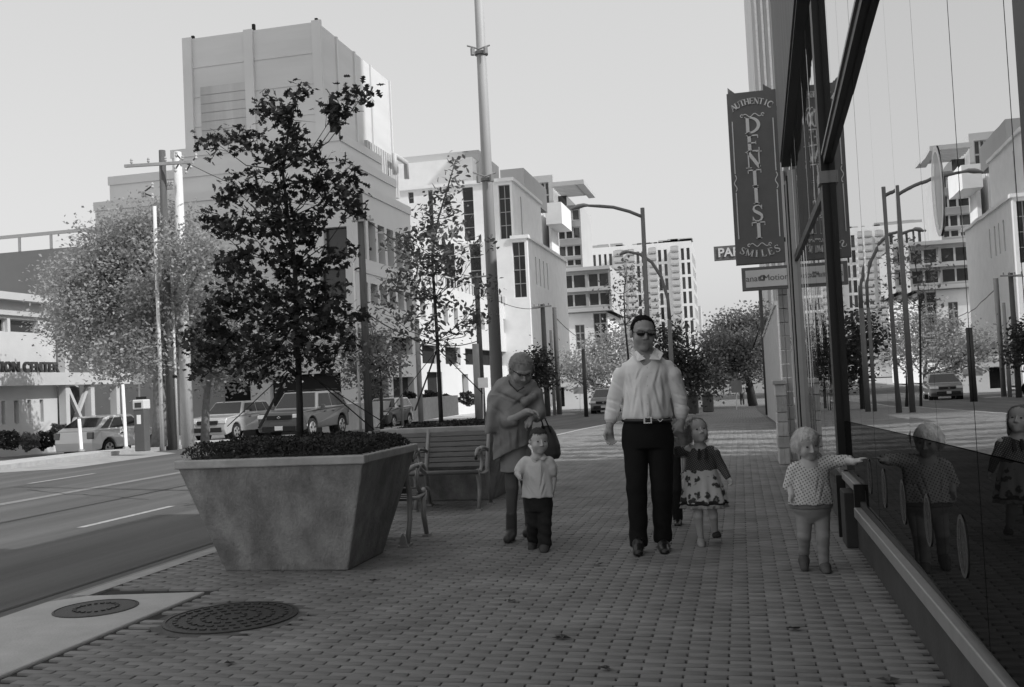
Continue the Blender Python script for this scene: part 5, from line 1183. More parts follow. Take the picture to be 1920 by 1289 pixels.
def head(B, c, h, R, child=0.0):
    L = lambda x, y, z: np.array(c)+R@(np.array((x, y, z))*h)
    e = lambda p, r, k=.05, op='+': B.ell(L(*p), np.array(r)*h, R, k*h, op)
    ch = child
    e((0, .05, .13), (.335+.02*ch, .40, .37)); e((0, -.07, -.17), (.265+.03*ch, .30, .32-.02*ch), .12); e((0, -.25, -.40+.03*ch), (.12, .10, .09), .10)
    for s in (-1, 1):
        e((s*.17, -.25, -.14), (.11, .10, .12), .10); e((s*.345, .04, -.02), (.045, .09, .12), .02); e((s*.145, -.41, .03), (.085, .055-.018*min(ch, 1), .045), .06, '-')
        if ch < .5: B.cap(L(s*.05, -.37, .12), L(s*.22, -.31, .115), .03*h, .025*h, .06*h)
        e((s*.055, -.38, -.135), (.035, .04, .03), .03)
    B.cap(L(0, -.37, .06), L(0, -.445, -.11), .028*h, .05*h, .05*h)
    B.cap(L(-.085, -.345, -.235), L(.085, -.345, -.235), .026*h, .026*h, .02*h); B.cap(L(-.07, -.335, -.285), L(.07, -.335, -.285), .03*h, .03*h, .02*h)
    return L
def face_parts(t, c, h, R, eyes=True, brow=None, hairm=None):
    L = lambda x, y, z: np.array(c)+R@(np.array((x, y, z))*h)
    for s in (-1, 1):
        if eyes: Blob(.0035).ell(L(s*.145, -.325, .03), np.array((.05, .05, .03))*h, R).build('eye', m_eye, t)
        Blob(.0035).cap(L(s*.08, -.378, .14), L(s*.23, -.32, .135), .010*h, .007*h).build('eyebrow', hairm or m_hairb, t)
    Blob(.0035).cap(L(-.075, -.365, -.262), L(.075, -.365, -.262), .010*h, .010*h).build('mouth_line', m_lip, t)
def hand(B, w, d, n, L, curl=.5, thumb=1, k=.008, spread=1.0):
    """w wrist, d finger direction, n palm normal (towards which fingers curl), L hand length, thumb side sign"""
    w, d, n = np.array(w, float), np.array(d, float), np.array(n, float); d /= np.linalg.norm(d); n -= (n@d)*d; n /= np.linalg.norm(n); s = np.cross(d, n)
    B.cap(w, w+d*L*.2, L*.15, L*.17, k*2)
    for i, (off, ln) in enumerate(((.165, .42), (.055, .48), (-.055, .45), (-.16, .35))):
        kn = w+d*L*.48+s*off*L*thumb*spread; r = L*.062
        B.cap(w+d*L*.12+s*off*.6*L*thumb, kn, L*.085, r*1.25, k*1.6)
        a = curl*(.9+.15*i); p1 = kn+(d*math.cos(a)+n*math.sin(a))*ln*L*.52; a2 = a+curl*1.1; p2 = p1+(d*math.cos(a2)+n*math.sin(a2))*ln*L*.46
        B.cap(kn, p1, r*1.1, r*.95, k*.5); B.cap(p1, p2, r*.95, r*.78, k*.5)
    b0 = w+d*L*.16+s*.16*L*thumb; b1 = b0+(d*.72+s*.55*thumb+n*.35)*L*.24; b2 = b1+(d*.9+n*.35)*L*.22
    B.cap(b0, b1, L*.09, L*.075, k*1.5); B.cap(b1, b2, L*.072, L*.055, k)
def fabric(name, v, var=.1, bump=.25, bs=14, rough=.85): return mat(name, v, rough, var, 5, bump, bs, spec=.2)
m_skin = mat('skin', .36, .55, .10, 14, .05, 60, spec=.35); m_skinc = mat('child_skin', .52, .55, .08, 14, .04, 60, spec=.35); m_skinw = mat('tanned_skin', .34, .55, .1, 14, spec=.35)
m_eye = mat('eye', .05, .15, 0, spec=.6); m_lip = mat('lip', .10, .6, 0); m_hairb = mat('dark_hair', .014, .9, .3, 60, .5, 120, spec=.1, stretch=(3, 3, .5)); m_hairl = mat('blonde_hair', .85, .55, .35, 40, .7, 90, stretch=(4, 4, .4)); m_hairm = mat('brown_hair', .2, .6, .35, 50, .6, 100, stretch=(3, 3, .5))
m_shirt = mat('white_shirt', .85, .85, .05, 5, .4, 12, spec=.2, stretch=(1.5, 1.5, .6)); m_trs = fabric('black_trousers', .013, .2, .3, 10); m_lea = mat('black_leather', .015, .35, .2, 20, spec=.5); m_met = mat('buckle_metal', .7, .25, 0, metal=.8)
# ---------------------------------------------------------------- man
F = Fig('man in white shirt, sunglasses and black trousers holding a girl\'s hand', 7.95, 1214, 1035); J, r = F.J, F.r
hc, hh_ = J(1206, 626, -.02), r(66); HR = Rot(16, 4, 3)
B = Blob(.006); head(B, hc, hh_, HR)
B.chain([J(1205, 640, .02), J(1208, 668, .03), J(1212, 690, .03)], [r(17), r(18), r(22)], .03)
B.chain([J(1213, 690, .03), J(1213, 780, .02), J(1214, 815, .02)], [r(30), r(28), r(30)], .03)
aL = [J(1170, 694, .02), J(1151, 750, .03), J(1143, 800, -.03)]; aR = [J(1258, 694, .02), J(1277, 745, .04), J(1278, 788, .02)]
B.chain([J(1213, 694, .03)]+aL, [r(14), r(11), r(9.5), r(7.2)], .03); B.chain([J(1213, 694, .03)]+aR, [r(14), r(11), r(10), r(7.5)], .03)
B.chain([J(1198, 810, .02), J(1195, 915, -.03), J(1198, 1014, -.05)], [r(15), r(12), r(8)], .03); B.chain([J(1236, 810, .02), J(1240, 915, .02), J(1243, 1006, .08)], [r(15), r(12), r(8)], .03)
hand(B, J(1142.5, 803, -.03), J(1144, 843, -.06)-J(1142.5, 803, -.03), (.35, -.5, 0), r(42), .55, 1)
hand(B, J(1277, 790, .02), J(1270, 822, -.03)-J(1277, 790, .02), (-.5, .6, -.3), r(38), .9, -1)
B.build('body', m_skin, F.t); face_parts(F.t, hc, hh_, HR, False)
L = lambda x, y, z: hc+HR@(np.array((x, y, z))*hh_)
Hb = Blob(.006).ell(L(0, .06, .15), np.array((.346, .41, .378))*hh_, HR); Hb.box(L(0, -.58, -.18), np.array((.6, .42, .40))*hh_, HR, .01, .03, '-'); Hb.ell(L(0, -.40, .18), np.array((.27, .28, .24))*hh_, HR, .02, '-')
for s in (-1, 1): Hb.ell(L(s*.22, -.36, .28), np.array((.13, .20, .13))*hh_, HR, .02, '-')
Hb.box(L(0, .0, -.55), np.array((.6, .6, .42))*hh_, HR, .01, .02, '-'); Hb.warp(lambda X, Y, Z: .0022*np.sin(230*X+80*Z)*np.sin(190*Y+120*Z))
Hb.build('hair', m_hairb, F.t); strands(*Hb.VF, m_hairb, F.t, 1500, .018, .3, .5)
g = Blob(.004)
for s in (-1, 1):
    g.ell(L(s*.15, -.40, .02), np.array((.125, .035, .085))*hh_, HR@Rot(s*14), .005); g.cap(L(s*.27, -.36, .05), L(s*.355, .03, .04), .014*hh_, .014*hh_, .005)
g.cap(L(-.05, -.425, .055), L(.05, -.425, .055), .016*hh_, .016*hh_, .005); g.build('sunglasses', mat('dark_lens', .008, .12, 0, spec=.7), F.t)
Sh = Blob(.007)
Sh.loft(F.sec([(664, 1209, 21, .085, .03), (674, 1211, 34, .10, .03), (684, 1212, 45, .115, .02), (698, 1213, 46, .13, .015), (720, 1213, 43.5, .14, .01), (748, 1213, 42.5, .148, 0), (770, 1213, 45, .155, 0), (781, 1213, 46, .152, 0), (789, 1213, 43, .135, 0)]), .02, [(7, .035, .5, 5), (11, .028, 1.2, -9), (4, .02, 2, 9)])
Sh.chain([J(1176, 693, .02), J(1166, 706, .02), J(1152, 748, .02), J(1146, 785, -.01)], [r(15), r(17), r(14.5), r(11.5)], .008); Sh.chain([J(1251, 690, .02), J(1261, 704, .02), J(1274, 744, .035), J(1277, 777, .02)], [r(15), r(17), r(15), r(12)], .008)
Sh.cut(J(1146, 784, 0), (-.12, 0, -1)) if False else None
Sh.warp(lambda X, Y, Z: .0035*np.sin(17*X+7*Z+2.5*np.sin(6*Z+4*X))*np.clip((1.50-Z)*3, .15, 1)+.0015*np.sin(38*Z-20*X+3*np.sin(13*X)))
def creases(b, Jf, segs, A, wd):
    S_ = [(Jf(u0, v0), Jf(u1, v1)) for u0, v0, u1, v1 in segs]
    def fn(X, Y, Z):
        o = 0
        for a, c in S_:
            dx, dz = c[0]-a[0], c[2]-a[2]; L2 = dx*dx+dz*dz; t = ((X-a[0])*dx+(Z-a[2])*dz)/L2; tc_ = np.clip(t, 0, 1)
            sd_ = ((X-a[0])*dz-(Z-a[2])*dx)/math.sqrt(L2); ds = np.sqrt((X-a[0]-tc_*dx)**2+(Z-a[2]-tc_*dz)**2); e_ = np.exp(-(ds/(2.2*wd))**2)*np.sin(np.pi*np.clip(t, .02, .98))**.5
            o = o+A*e_*(np.exp(-(sd_/wd)**2)-.7*np.exp(-((sd_-1.5*wd)/wd)**2))
        return o
    b.warp(fn)
creases(Sh, J, [(1176, 712, 1186, 772), (1199, 722, 1190, 778), (1207, 735, 1212, 784), (1229, 718, 1244, 776), (1242, 702, 1251, 764), (1222, 745, 1226, 784), (1183, 700, 1192, 735), (1238, 690, 1230, 725), (1205, 690, 1196, 715),
   (1138, 748, 1163, 756), (1140, 762, 1160, 770), (1150, 715, 1166, 728), (1264, 738, 1290, 746), (1266, 756, 1290, 764), (1262, 712, 1278, 726)], .010, .011)
Sh.build('shirt', m_shirt, F.t)
Cf = Blob(.006); Cf.cap(J(1146, 777, -.005), J(1145.5, 785, -.012), r(12.6), r(12.2), .005); Cf.cut(J(1145, 788, 0), (0, 0, -1)); Cf.build('cuff', m_shirt, F.t)
Cf = Blob(.006); Cf.cap(J(1277, 768, .02), J(1277.5, 776, .02), r(13.5), r(13), .005); Cf.ell(J(1286, 768, .02), (r(7), r(6), r(6)), None, .01); Cf.cut(J(1277, 779, 0), (0, 0, -1)); Cf.build('cuff', m_shirt, F.t)
for s, pts in ((-1, [(1189, 653), (1184, 664), (1196, 678), (1211, 673), (1200, 664)]), (1, [(1228, 652), (1244, 662), (1238, 675), (1217, 674), (1222, 664)])):
    dys = [.02, -.06, -.115, -.125, -.09]; P = [Vector(J(u, v, d)) for (u, v), d in zip(pts, dys)]; Q = [p+Vector((0, .014, -.003)) for p in P]
    MB().prism(P, Q).build('collar', m_shirt, F.t, bevel=.003)
for k in range(6):
    v = 690+k*17; z = J(1213, v)[2]; yy = -.142-.0022*k-.012*(k > 0)
    Blob(.003).ell(J(1213.5, v, yy-.004), (.0055, .003, .0055)).build('button', mat('button', .6, .4, 0), F.t)
Tr = Blob(.008); Tr.loft(F.sec([(782, 1213, 43, .13, .0), (792, 1213, 44, .135, .0), (806, 1213.5, 48, .14, .01), (822, 1214, 49, .14, .015), (840, 1214, 47, .13, .015)]), .03)
Tr.chain([J(1192, 826, .01), J(1194, 915, -.04), J(1197, 985, -.03), J(1197, 1022, -.045)], [r(25), r(19.5), r(17), r(17)], .012); Tr.chain([J(1238, 826, .02), J(1241, 915, .01), J(1242, 980, .06), J(1243, 1014, .08)], [r(25.5), r(20.5), r(17.5), r(17)], .012)
Tr.warp(lambda X, Y, Z: .004*np.sin(38*Z+22*X+2*np.sin(20*X))*np.clip(1.1-Z, .2, 1)); Tr.cut(J(1197, 1024, -.04), (0, .1, -1)); Tr.build('trousers', m_trs, F.t)
MB().tube([J(1213+44.5*math.cos(a), 788, -.0)+np.array((0, .142*math.sin(a), 0)) for a in [2*math.pi*k/36 for k in range(37)]], .017, 6, False).build('belt', m_lea, F.t, True)
q = J(1214.5, 788, -.163); MB().box((q[0]-.032, q[1]-.006, q[2]-.026), (q[0]-.020, q[1]+.006, q[2]+.026)).box((q[0]+.022, q[1]-.006, q[2]-.026), (q[0]+.032, q[1]+.006, q[2]+.026)).box((q[0]-.020, q[1]-.006, q[2]+.018), (q[0]+.022, q[1]+.006, q[2]+.026)).box((q[0]-.020, q[1]-.006, q[2]-.026), (q[0]+.022, q[1]+.006, q[2]-.018)).build('belt_buckle', m_met, F.t)
q = J(1238, 789, -.14); MB().bar(q+np.array((-.02, 0, .01)), q+np.array((0, 0, -.008)), .006, .005).bar(q+np.array((0, 0, -.008)), q+np.array((.022, 0, .012)), .006, .005).build('belt_clip', m_met, F.t)
def shoe(t, heel, toe, w, h, m, lift=0.0, name='shoe'):
    b = Blob(.005); heel, toe = np.array(heel), np.array(toe); d = toe-heel
    b.cap(heel+np.array((0, 0, h*.45)), heel+d*.45+np.array((0, 0, h*.5)), w*.85, w*.95, .02); b.cap(heel+d*.45+np.array((0, 0, h*.35)), toe+np.array((0, 0, h*.12)), w*.98, w*.8, .02)
    b.cap(heel+np.array((0, 0, h*.6)), heel+np.array((0, 0, h*1.2)), w*.75, w*.7, .02)
    nrm = np.cross(np.array((1., 0, 0)), d); nrm = nrm if nrm[2] < 0 else -nrm
    b.cut(heel+np.array((0, 0, -.0)), nrm); return b.build(name, m, t)
z0 = lambda p, z: np.array((p[0], p[1], z))
shoe(F.t, z0(J(1198, 1020, -.02), .05), z0(J(1196, 1036, -.24), .012), r(11), .085, m_lea); shoe(F.t, z0(J(1243, 1012, .10), .0), z0(J(1246, 1030, -.13), .0), r(11), .085, m_lea)
# ---------------------------------------------------------------- girl in the dress
G = Fig('little girl in a flowered dress holding the man\'s hand', 8.2, 1325, 1020); J, r = G.J, G.r
hc, hh_ = J(1308, 808, -.01), r(49); HR = Rot(24, -10, -4)
B = Blob(.0042); head(B, hc, hh_, HR, 1.0)
B.chain([J(1309, 820, .02), J(1312, 838, .02)], [r(9), r(9.5)], .02); B.chain([J(1313, 845, .02), J(1316, 890, .02), J(1318, 930, .02)], [r(16), r(17), r(16)], .02)
B.chain([J(1312, 843, .02), J(1292, 843, .0), J(1272, 848, -.06), J(1269, 830, -.08)], [r(8), r(7.5), r(6), r(4.6)], .015); B.chain([J(1314, 843, .02), J(1338, 846, .02), J(1354, 876, .02), J(1366, 898, -.02)], [r(8), r(7.5), r(5.8), r(4.4)], .015)
hand(B, J(1268.5, 830, -.08), (0, .05, 1), (-.6, .4, .2), r(17), .9, 1, .005); hand(B, J(1366, 898, -.02), (.45, -.2, -.9), (-.5, -.5, 0), r(19), .8, -1, .005)
B.chain([J(1309, 925, .0), J(1309, 968, -.03), J(1314, 1006, .02)], [r(10.5), r(8.8), r(5.5)], .015); B.chain([J(1331, 925, .02), J(1337, 968, .02), J(1342, 1004, .12)], [r(10.5), r(8.8), r(5.6)], .015)
B.build('body', m_skinc, G.t); face_parts(G.t, hc, hh_, HR, True, None, m_hairl)
L = lambda x, y, z: hc+HR@(np.array((x, y, z))*hh_)
Hb = Blob(.0045).ell(L(0, .07, .14), np.array((.365, .42, .385))*hh_, HR); Hb.box(L(0, -.60, -.12), np.array((.6, .42, .52))*hh_, HR, .01, .03, '-'); Hb.ell(L(-.34, .12, -.12), np.array((.12, .16, .32))*hh_, HR, .03); Hb.ell(L(.33, .18, -.1), np.array((.08, .16, .30))*hh_, HR, .03)
Hb.warp(lambda X, Y, Z: .0025*np.sin(160*X+60*Z)*np.sin(140*Y)); Hb.build('hair', m_hairm, G.t); strands(*Hb.VF, m_hairm, G.t, 900, .045, .8, .25)
bo = Blob(.004); q = L(-.42, -.02, .30)
for a in (0, 60, 130, 200, 270): bo.ell(q+np.array((.022*math.cos(math.radians(a)), 0, .022*math.sin(math.radians(a)))), (.018, .008, .012), Rot(0, 0, -a), .003)
bo.build('hair_bow', mat('bow_fabric', .6, .8, .1, 20), G.t)
m_dot = fabric('dotted_bodice', .10, .1, .15, 30); n_, l_, b_ = nodes(m_dot)
def dots(m, base, dot, scale, size, rnd=.0):
    n_, l_, b_ = nodes(m); vo = n_.new('ShaderNodeTexVoronoi'); vo.inputs['Scale'].default_value = scale; vo.inputs['Randomness'].default_value = rnd; tc = n_.new('ShaderNodeTexCoord'); mp_ = n_.new('ShaderNodeMapping'); mp_.inputs['Scale'].default_value = (1, .02, 1); mp_.inputs['Rotation'].default_value = (0, .5, 0); l_.new(tc.outputs['Object'], mp_.inputs[0]); l_.new(mp_.outputs[0], vo.inputs['Vector'])
    cr = n_.new('ShaderNodeMapRange'); cr.inputs[1].default_value = size-.06; cr.inputs[2].default_value = size+.06; cr.inputs[3].default_value = dot; cr.inputs[4].default_value = base; l_.new(vo.outputs['Distance'], cr.inputs[0]); l_.new(cr.outputs[0], b_.inputs['Base Color'])
dots(m_dot, .06, .22, 70, .27)
Bd = Blob(.005); Bd.loft(G.sec([(836, 1312, 12, .05, .02), (842, 1313, 23, .065, .02), (852, 1314, 27, .075, .015), (866, 1314, 28, .08, .01), (884, 1314, 30, .085, .01)]), .015)
Bd.chain([J(1294, 844, .01), J(1284, 846, -.01), J(1272, 849, -.06), J(1270.5, 842, -.075)], [r(9.5), r(9), r(8), r(7)], .012); Bd.chain([J(1334, 845, .02), J(1341, 851, .02), J(1354, 877, .02), J(1364, 894, -.015)], [r(9.5), r(9), r(7.6), r(6.4)], .012)
Bd.warp(lambda X, Y, Z: .0015*np.sin(90*X+70*Z)); Bd.build('bodice', m_dot, G.t)
fl = fabric('flowered_skirt', .4, .1, .2, 20); n_, l_, b_ = nodes(fl)
tc = n_.new('ShaderNodeTexCoord'); no = n_.new('ShaderNodeTexNoise'); no.inputs['Scale'].default_value = 26; no.inputs['Detail'].default_value = 3; vo = n_.new('ShaderNodeTexVoronoi'); vo.inputs['Scale'].default_value = 15; vo.inputs['Randomness'].default_value = .6
mxv = n_.new('ShaderNodeMixRGB'); mxv.blend_type = 'LINEAR_LIGHT'; mxv.inputs[0].default_value = .035; l_.new(tc.outputs['Object'], mxv.inputs[1]); l_.new(no.outputs['Color'], mxv.inputs[2]); l_.new(mxv.outputs[0], vo.inputs['Vector']); l_.new(tc.outputs['Object'], no.inputs['Vector'])
cr = n_.new('ShaderNodeValToRGB'); els = cr.color_ramp.elements; els[0].position = .0; els[0].color = (.05, .05, .05, 1); els[1].position = 1; els[1].color = (.6, .6, .6, 1)
for ps_, c_ in ((.12, .22), (.2, .05), (.36, .07), (.46, .58)): e_ = els.new(ps_); e_.color = (c_, c_, c_, 1)
l_.new(vo.outputs['Distance'], cr.inputs[0]); l_.new(cr.outputs[0], b_.inputs['Base Color'])
FO = [(9, .07, .3, 0), (14, .04, 1, 0), (5, .04, 2, 4)]
Sk = Blob(.005); Sk.loft(G.sec([(880, 1314, 29.5, .084, .01), (890, 1315, 32, .09, .01), (910, 1317, 37, .11, .01), (935, 1319, 42, .135, .01), (943, 1320, 43.5, .14, .01)]), .01, FO); Sk.build('skirt', fl, G.t)
Sk = Blob(.005); Sk.loft(G.sec([(937, 1319, 43.2, .139, .01), (945, 1320, 44.5, .144, .01)]), .01, [(9, .07*.95, .3, 0), (14, .04, 1, 0), (5, .04, 2, 4)]); Sk.build('hem_band', fabric('dark_band', .03), G.t)
Sk = Blob(.005); Sk.loft(G.sec([(944, 1320, 43, .14, .01), (952, 1320.5, 44, .143, .01)]), .01, [(9, .07*.95, .3, 0), (22, .05, 1, 0)]); Sk.build('ruffle', fabric('ruffle', .36, .4, .3, 60), G.t)
for k, (u, d) in enumerate(((1308, .05), (1321, .05))): MB().bar(J(u+3, 842, -.075), J(u+2, 862, -.09), .02, .01).build('ribbon', fabric('dark_ribbon', .03), G.t)
for (h_, t_, m_) in ((z0(J(1314, 1008, .03), .0), z0(J(1316, 1018, -.10), .0), m_skinc), (z0(J(1342, 1006, .14), .03), z0(J(1347, 1016, .03), .055), None)): shoe(G.t, h_, t_, r(7.5), .05, fabric('pale_shoe', .36) if m_ is not None else fabric('dark_sole', .04))
# ---------------------------------------------------------------- toddler at the glass
T = Fig('blond toddler in a spotted top touching the shop glass', 7.12, 1528, 1068); J, r = T.J, T.r
hc, hh_ = J(1513, 833, -.01), r(59); HR = Rot(22, 16, -6)
B = Blob(.0042); head(B, hc, hh_, HR, 1.2)
B.chain([J(1514, 850, .02), J(1517, 868, .03)], [r(11), r(12)], .02); B.chain([J(1518, 880, .03), J(1519, 930, .03), J(1522, 955, .03)], [r(24), r(28), r(26)], .02)
B.chain([J(1516, 872, .03), J(1496, 880, .02), J(1481, 908, .0), J(1484, 928, -.05)], [r(11), r(10), r(7.5), r(6)], .015)
wr = np.array((.715, 7.0, J(1612, 866, -.1)[2])); hd = atX(1630, 866, WX-.012)
B.chain([J(1518, 872, .03), J(1548, 866, .02), J(1590, 864, -.03), np.array((WX-.105, hd.y+.0, hd.z+.0))], [r(11), r(10), r(8), r(6)], .015)
hand(B, J(1484, 928, -.05), (.05, -.1, -1), (.6, -.6, 0), r(26), .6, 1, .005)
hand(B, np.array((WX-.105, hd.y, hd.z)), (.8, -.1, .42), (1, .0, -.8), r(25), .25, -1, .005)
B.chain([J(1511, 955, .02), J(1508, 1004, -.005), J(1508, 1042, .065)], [r(12), r(7), r(5)], .02); B.chain([J(1538, 955, .03), J(1543, 1006, -.035), J(1545, 1058, -.02)], [r(12), r(7), r(5)], .02)
B.build('body', m_skinc, T.t); face_parts(T.t, hc, hh_, HR, True, None, m_hairl)
L = lambda x, y, z: hc+HR@(np.array((x, y, z))*hh_)
Hb = Blob(.0045).ell(L(0, .05, .13), np.array((.385, .45, .40))*hh_, HR); Hb.ell(L(-.05, .16, -.08), np.array((.40, .32, .34))*hh_, HR, .04); Hb.box(L(0, -.58, -.20), np.array((.28, .40, .44))*hh_, HR, .02, .03, '-'); Hb.box(L(0, 0, -.62), np.array((.7, .7, .28))*hh_, HR, .01, .02, '-')
Hb.warp(lambda X, Y, Z: .003*np.sin(190*X+40*Y+30*Z)*np.sin(120*Y+20*Z)); Hb.build('hair', m_hairl, T.t); strands(*Hb.VF, m_hairl, T.t, 1300, .034, .9, .22)
m_spot = fabric('spotted_top', .5, .1, .15, 25); dots(m_spot, .62, .16, 52, .27)
Tp = Blob(.005); Tp.loft(T.sec([(866, 1516, 17, .06, .03), (873, 1517, 32, .08, .03), (888, 1518, 36, .095, .025), (910, 1518, 37, .105, .02), (930, 1519, 40, .115, .015), (944, 1519, 42, .12, .015)]), .015, [(5, .03, 1, 0), (8, .02, .4, 6)])
Tp.chain([J(1496, 878, .02), J(1490, 884, .02), J(1482, 905, .005), J(1479, 912, -.0)], [r(14), r(14), r(11.5), r(11)], .015); Tp.chain([J(1540, 870, .02), J(1555, 867, .015), J(1580, 864, -.02), J(1592, 864, -.035)], [r(14), r(13), r(10.5), r(9.5)], .015)
Tp.warp(lambda X, Y, Z: .002*np.sin(60*X+50*Z)); creases(Tp, J, [(1496, 892, 1510, 930), (1535, 890, 1528, 930), (1545, 905, 1535, 940), (1490, 915, 1500, 940), (1560, 872, 1568, 858)], .006, .008); Tp.build('top', m_spot, T.t)
Bl = Blob(.005); Bl.loft(T.sec([(940, 1520, 39.5, .112, .02), (952, 1521, 39.5, .114, .02)]), .01, [(40, .012, 0, 0)]); Bl.build('waistband', fabric('waistband', .2, .2, .4, 60), T.t)
Tr = Blob(.0055); Tr.loft(T.sec([(946, 1521, 36.5, .108, .02), (956, 1522, 36, .106, .025), (970, 1524, 28, .085, .03), (980, 1524, 14, .05, .03)]), .02); Tr.chain([J(1508, 966, .02), J(1508, 1006, -.01), J(1508, 1038, .06)], [r(16.5), r(12), r(9.5)], .012); Tr.chain([J(1540, 966, .03), J(1543, 1008, -.04), J(1545, 1056, -.02)], [r(16.5), r(12), r(9.5)], .01)
Tr.warp(lambda X, Y, Z: .0025*np.sin(110*Z+30*X)*np.clip(.7-Z, 0, .6)); Tr.build('leggings', fabric('leggings', .3, .12, .25, 18), T.t)
shoe(T.t, z0(J(1507, 1046, .08), .05), z0(J(1508, 1058, -.02), .008), r(10), .07, fabric('toddler_shoe', .10, .3)); shoe(T.t, z0(J(1545, 1062, .02), .0), z0(J(1551, 1076, -.10), .0), r(10), .065, MATS['toddler_shoe'])
# ---------------------------------------------------------------- boy
m_hairk = mat('boy_hair', .09, .8, .35, 50, .6, 100, spec=.1, stretch=(3, 3, .5))
K = Fig('small boy in a pale polo shirt and dark trousers walking in front of the woman', 8.05, 1012, 1030); J, r = K.J, K.r
hc, hh_ = J(1010, 828, -.01), r(48); HR = Rot(30, 4, 2)
B = Blob(.0042); head(B, hc, hh_, HR, 1.0); B.chain([J(1009, 842, .02), J(1009, 858, .02)], [r(9.5), r(10)], .02); B.chain([J(1008, 866, .02), J(1009, 900, .02), J(1011, 945, .02)], [r(17), r(18), r(17)], .02)
B.chain([J(1006, 862, .02), J(985, 868, .01), J(971, 888, -.04), J(973, 893, -.12)], [r(8), r(8), r(6), r(5)], .015); B.chain([J(1010, 862, .02), J(1031, 868, .02), J(1038, 898, .03), J(1036, 918, .0)], [r(8), r(8), r(6), r(5)], .015)
hand(B, J(973, 891, -.12), (.15, -.6, -.7), (.7, 0, -.5), r(18), .8, 1, .005); hand(B, J(1036, 918, 0), (-.2, -.1, -1), (-.6, -.3, 0), r(18), .5, -1, .005)
B.chain([J(1001, 940, .02), J(1001, 980, .0), J(1000, 1012, .1)], [r(13), r(9), r(7)], .015); B.chain([J(1020, 940, .02), J(1021, 980, -.03), J(1021, 1020, -.05)], [r(13), r(9), r(7)], .015)
B.build('body', m_skinc, K.t); face_parts(K.t, hc, hh_, HR, True, None, m_hairb)
L = lambda x, y, z: hc+HR@(np.array((x, y, z))*hh_)
Hb = Blob(.0045).ell(L(0, .06, .15), np.array((.365, .42, .385))*hh_, HR); Hb.box(L(0, -.55, -.16), np.array((.6, .40, .42))*hh_, HR, .01, .03, '-'); Hb.box(L(0, .0, -.52), np.array((.6, .6, .42))*hh_, HR, .01, .02, '-'); Hb.warp(lambda X, Y, Z: .003*np.sin(170*X)*np.sin(150*Y+80*Z)); Hb.build('hair', m_hairk, K.t); strands(*Hb.VF, m_hairk, K.t, 1300, .016, .3, .55)
m_polo = fabric('pale_polo', .62, .08, .25, 14)
Po = Blob(.005); Po.loft(K.sec([(854, 1008, 11, .045, .02), (860, 1008, 22, .065, .02), (872, 1008, 27, .08, .015), (895, 1008, 28, .09, .01), (918, 1009, 29.5, .098, .01), (932, 1009, 31, .10, .01)]), .015, [(5, .03, 1, 0), (8, .03, .4, 6)])
Po.chain([J(986, 867, .015), J(978, 877, .0), J(974, 883, -.02)], [r(11.5), r(11), r(10)], .015); Po.chain([J(1029, 867, .02), J(1034, 879, .02), J(1036, 886, .02)], [r(11), r(10.5), r(9.5)], .015); Po.warp(lambda X, Y, Z: .002*np.sin(70*X+60*Z)); creases(Po, J, [(994, 880, 1004, 915), (1022, 880, 1016, 918), (990, 905, 1002, 925), (1026, 905, 1020, 928)], .006, .008); Po.build('polo_shirt', m_polo, K.t)
for s, pts in ((-1, [(1000, 851), (994, 857), (1004, 864), (1011, 861)]), (1, [(1020, 851), (1025, 857), (1020, 864), (1013, 861)])):
    P = [Vector(J(u, v, d)) for (u, v), d in zip(pts, (.02, -.03, -.06, -.065))]; MB().prism(P, [p+Vector((0, .01, 0)) for p in P]).build('collar', m_polo, K.t, True)
MB().bar(J(1013, 863, -.078), J(1013, 886, -.086), .012, .006).build('placket', m_polo, K.t)
Tr = Blob(.0055); Tr.loft(K.sec([(930, 1010, 26, .09, .015), (945, 1011, 26, .09, .02), (958, 1011, 25, .088, .02)]), .02); Tr.chain([J(1001, 950, .02), J(1001, 982, .01), J(1000, 1012, .10)], [r(15), r(12.5), r(12)], .01); Tr.chain([J(1021, 950, .02), J(1021, 982, -.02), J(1021, 1021, -.04)], [r(15), r(13), r(13)], .01)
Tr.warp(lambda X, Y, Z: .0035*np.sin(80*Z+40*X)*np.clip(.6-Z, 0, .5)*2); Tr.build('trousers', fabric('dark_trousers', .028, .2, .3, 14), K.t)
shoe(K.t, z0(J(1000, 1012, .16), .01), z0(J(996, 1018, .02), .0), r(9), .06, fabric('boy_shoe', .07, .3)); shoe(K.t, z0(J(1021, 1022, .0), .0), z0(J(1020, 1034, -.13), .0), r(9.5), .06, MATS['boy_shoe'])
# ---------------------------------------------------------------- woman
Wm = Fig('woman in a grey poncho and ankle boots bending her head over folded hands', 8.5, 962, 1012); J, r = Wm.J, Wm.r
hc, hh_ = J(977, 694, -.06), r(60); HR = Rot(30, 34, 0)
B = Blob(.006); head(B, hc, hh_, HR); B.chain([J(970, 702, -.01), J(962, 722, .03)], [r(15), r(17)], .03); B.chain([J(964, 730, .03), J(964, 800, .02), J(966, 860, .02)], [r(26), r(24), r(24)], .03)
B.chain([J(962, 726, .03), J(936, 735, .02), J(930, 785, -.02), J(958, 788, -.20), J(988, 772, -.24)], [r(10), r(9), r(8), r(7), r(6)], .02); B.chain([J(966, 726, .03), J(1002, 735, .02), J(1015, 778, -.04), J(998, 784, -.20)], [r(10), r(9), r(8), r(6)], .02)
hand(B, J(986, 773, -.24), (1, -.15, -.05), (.1, -.4, -1), r(36), .5, -1); hand(B, J(999, 784, -.20), (-.8, -.25, -.6), (-.1, .3, -1), r(32), .7, 1)
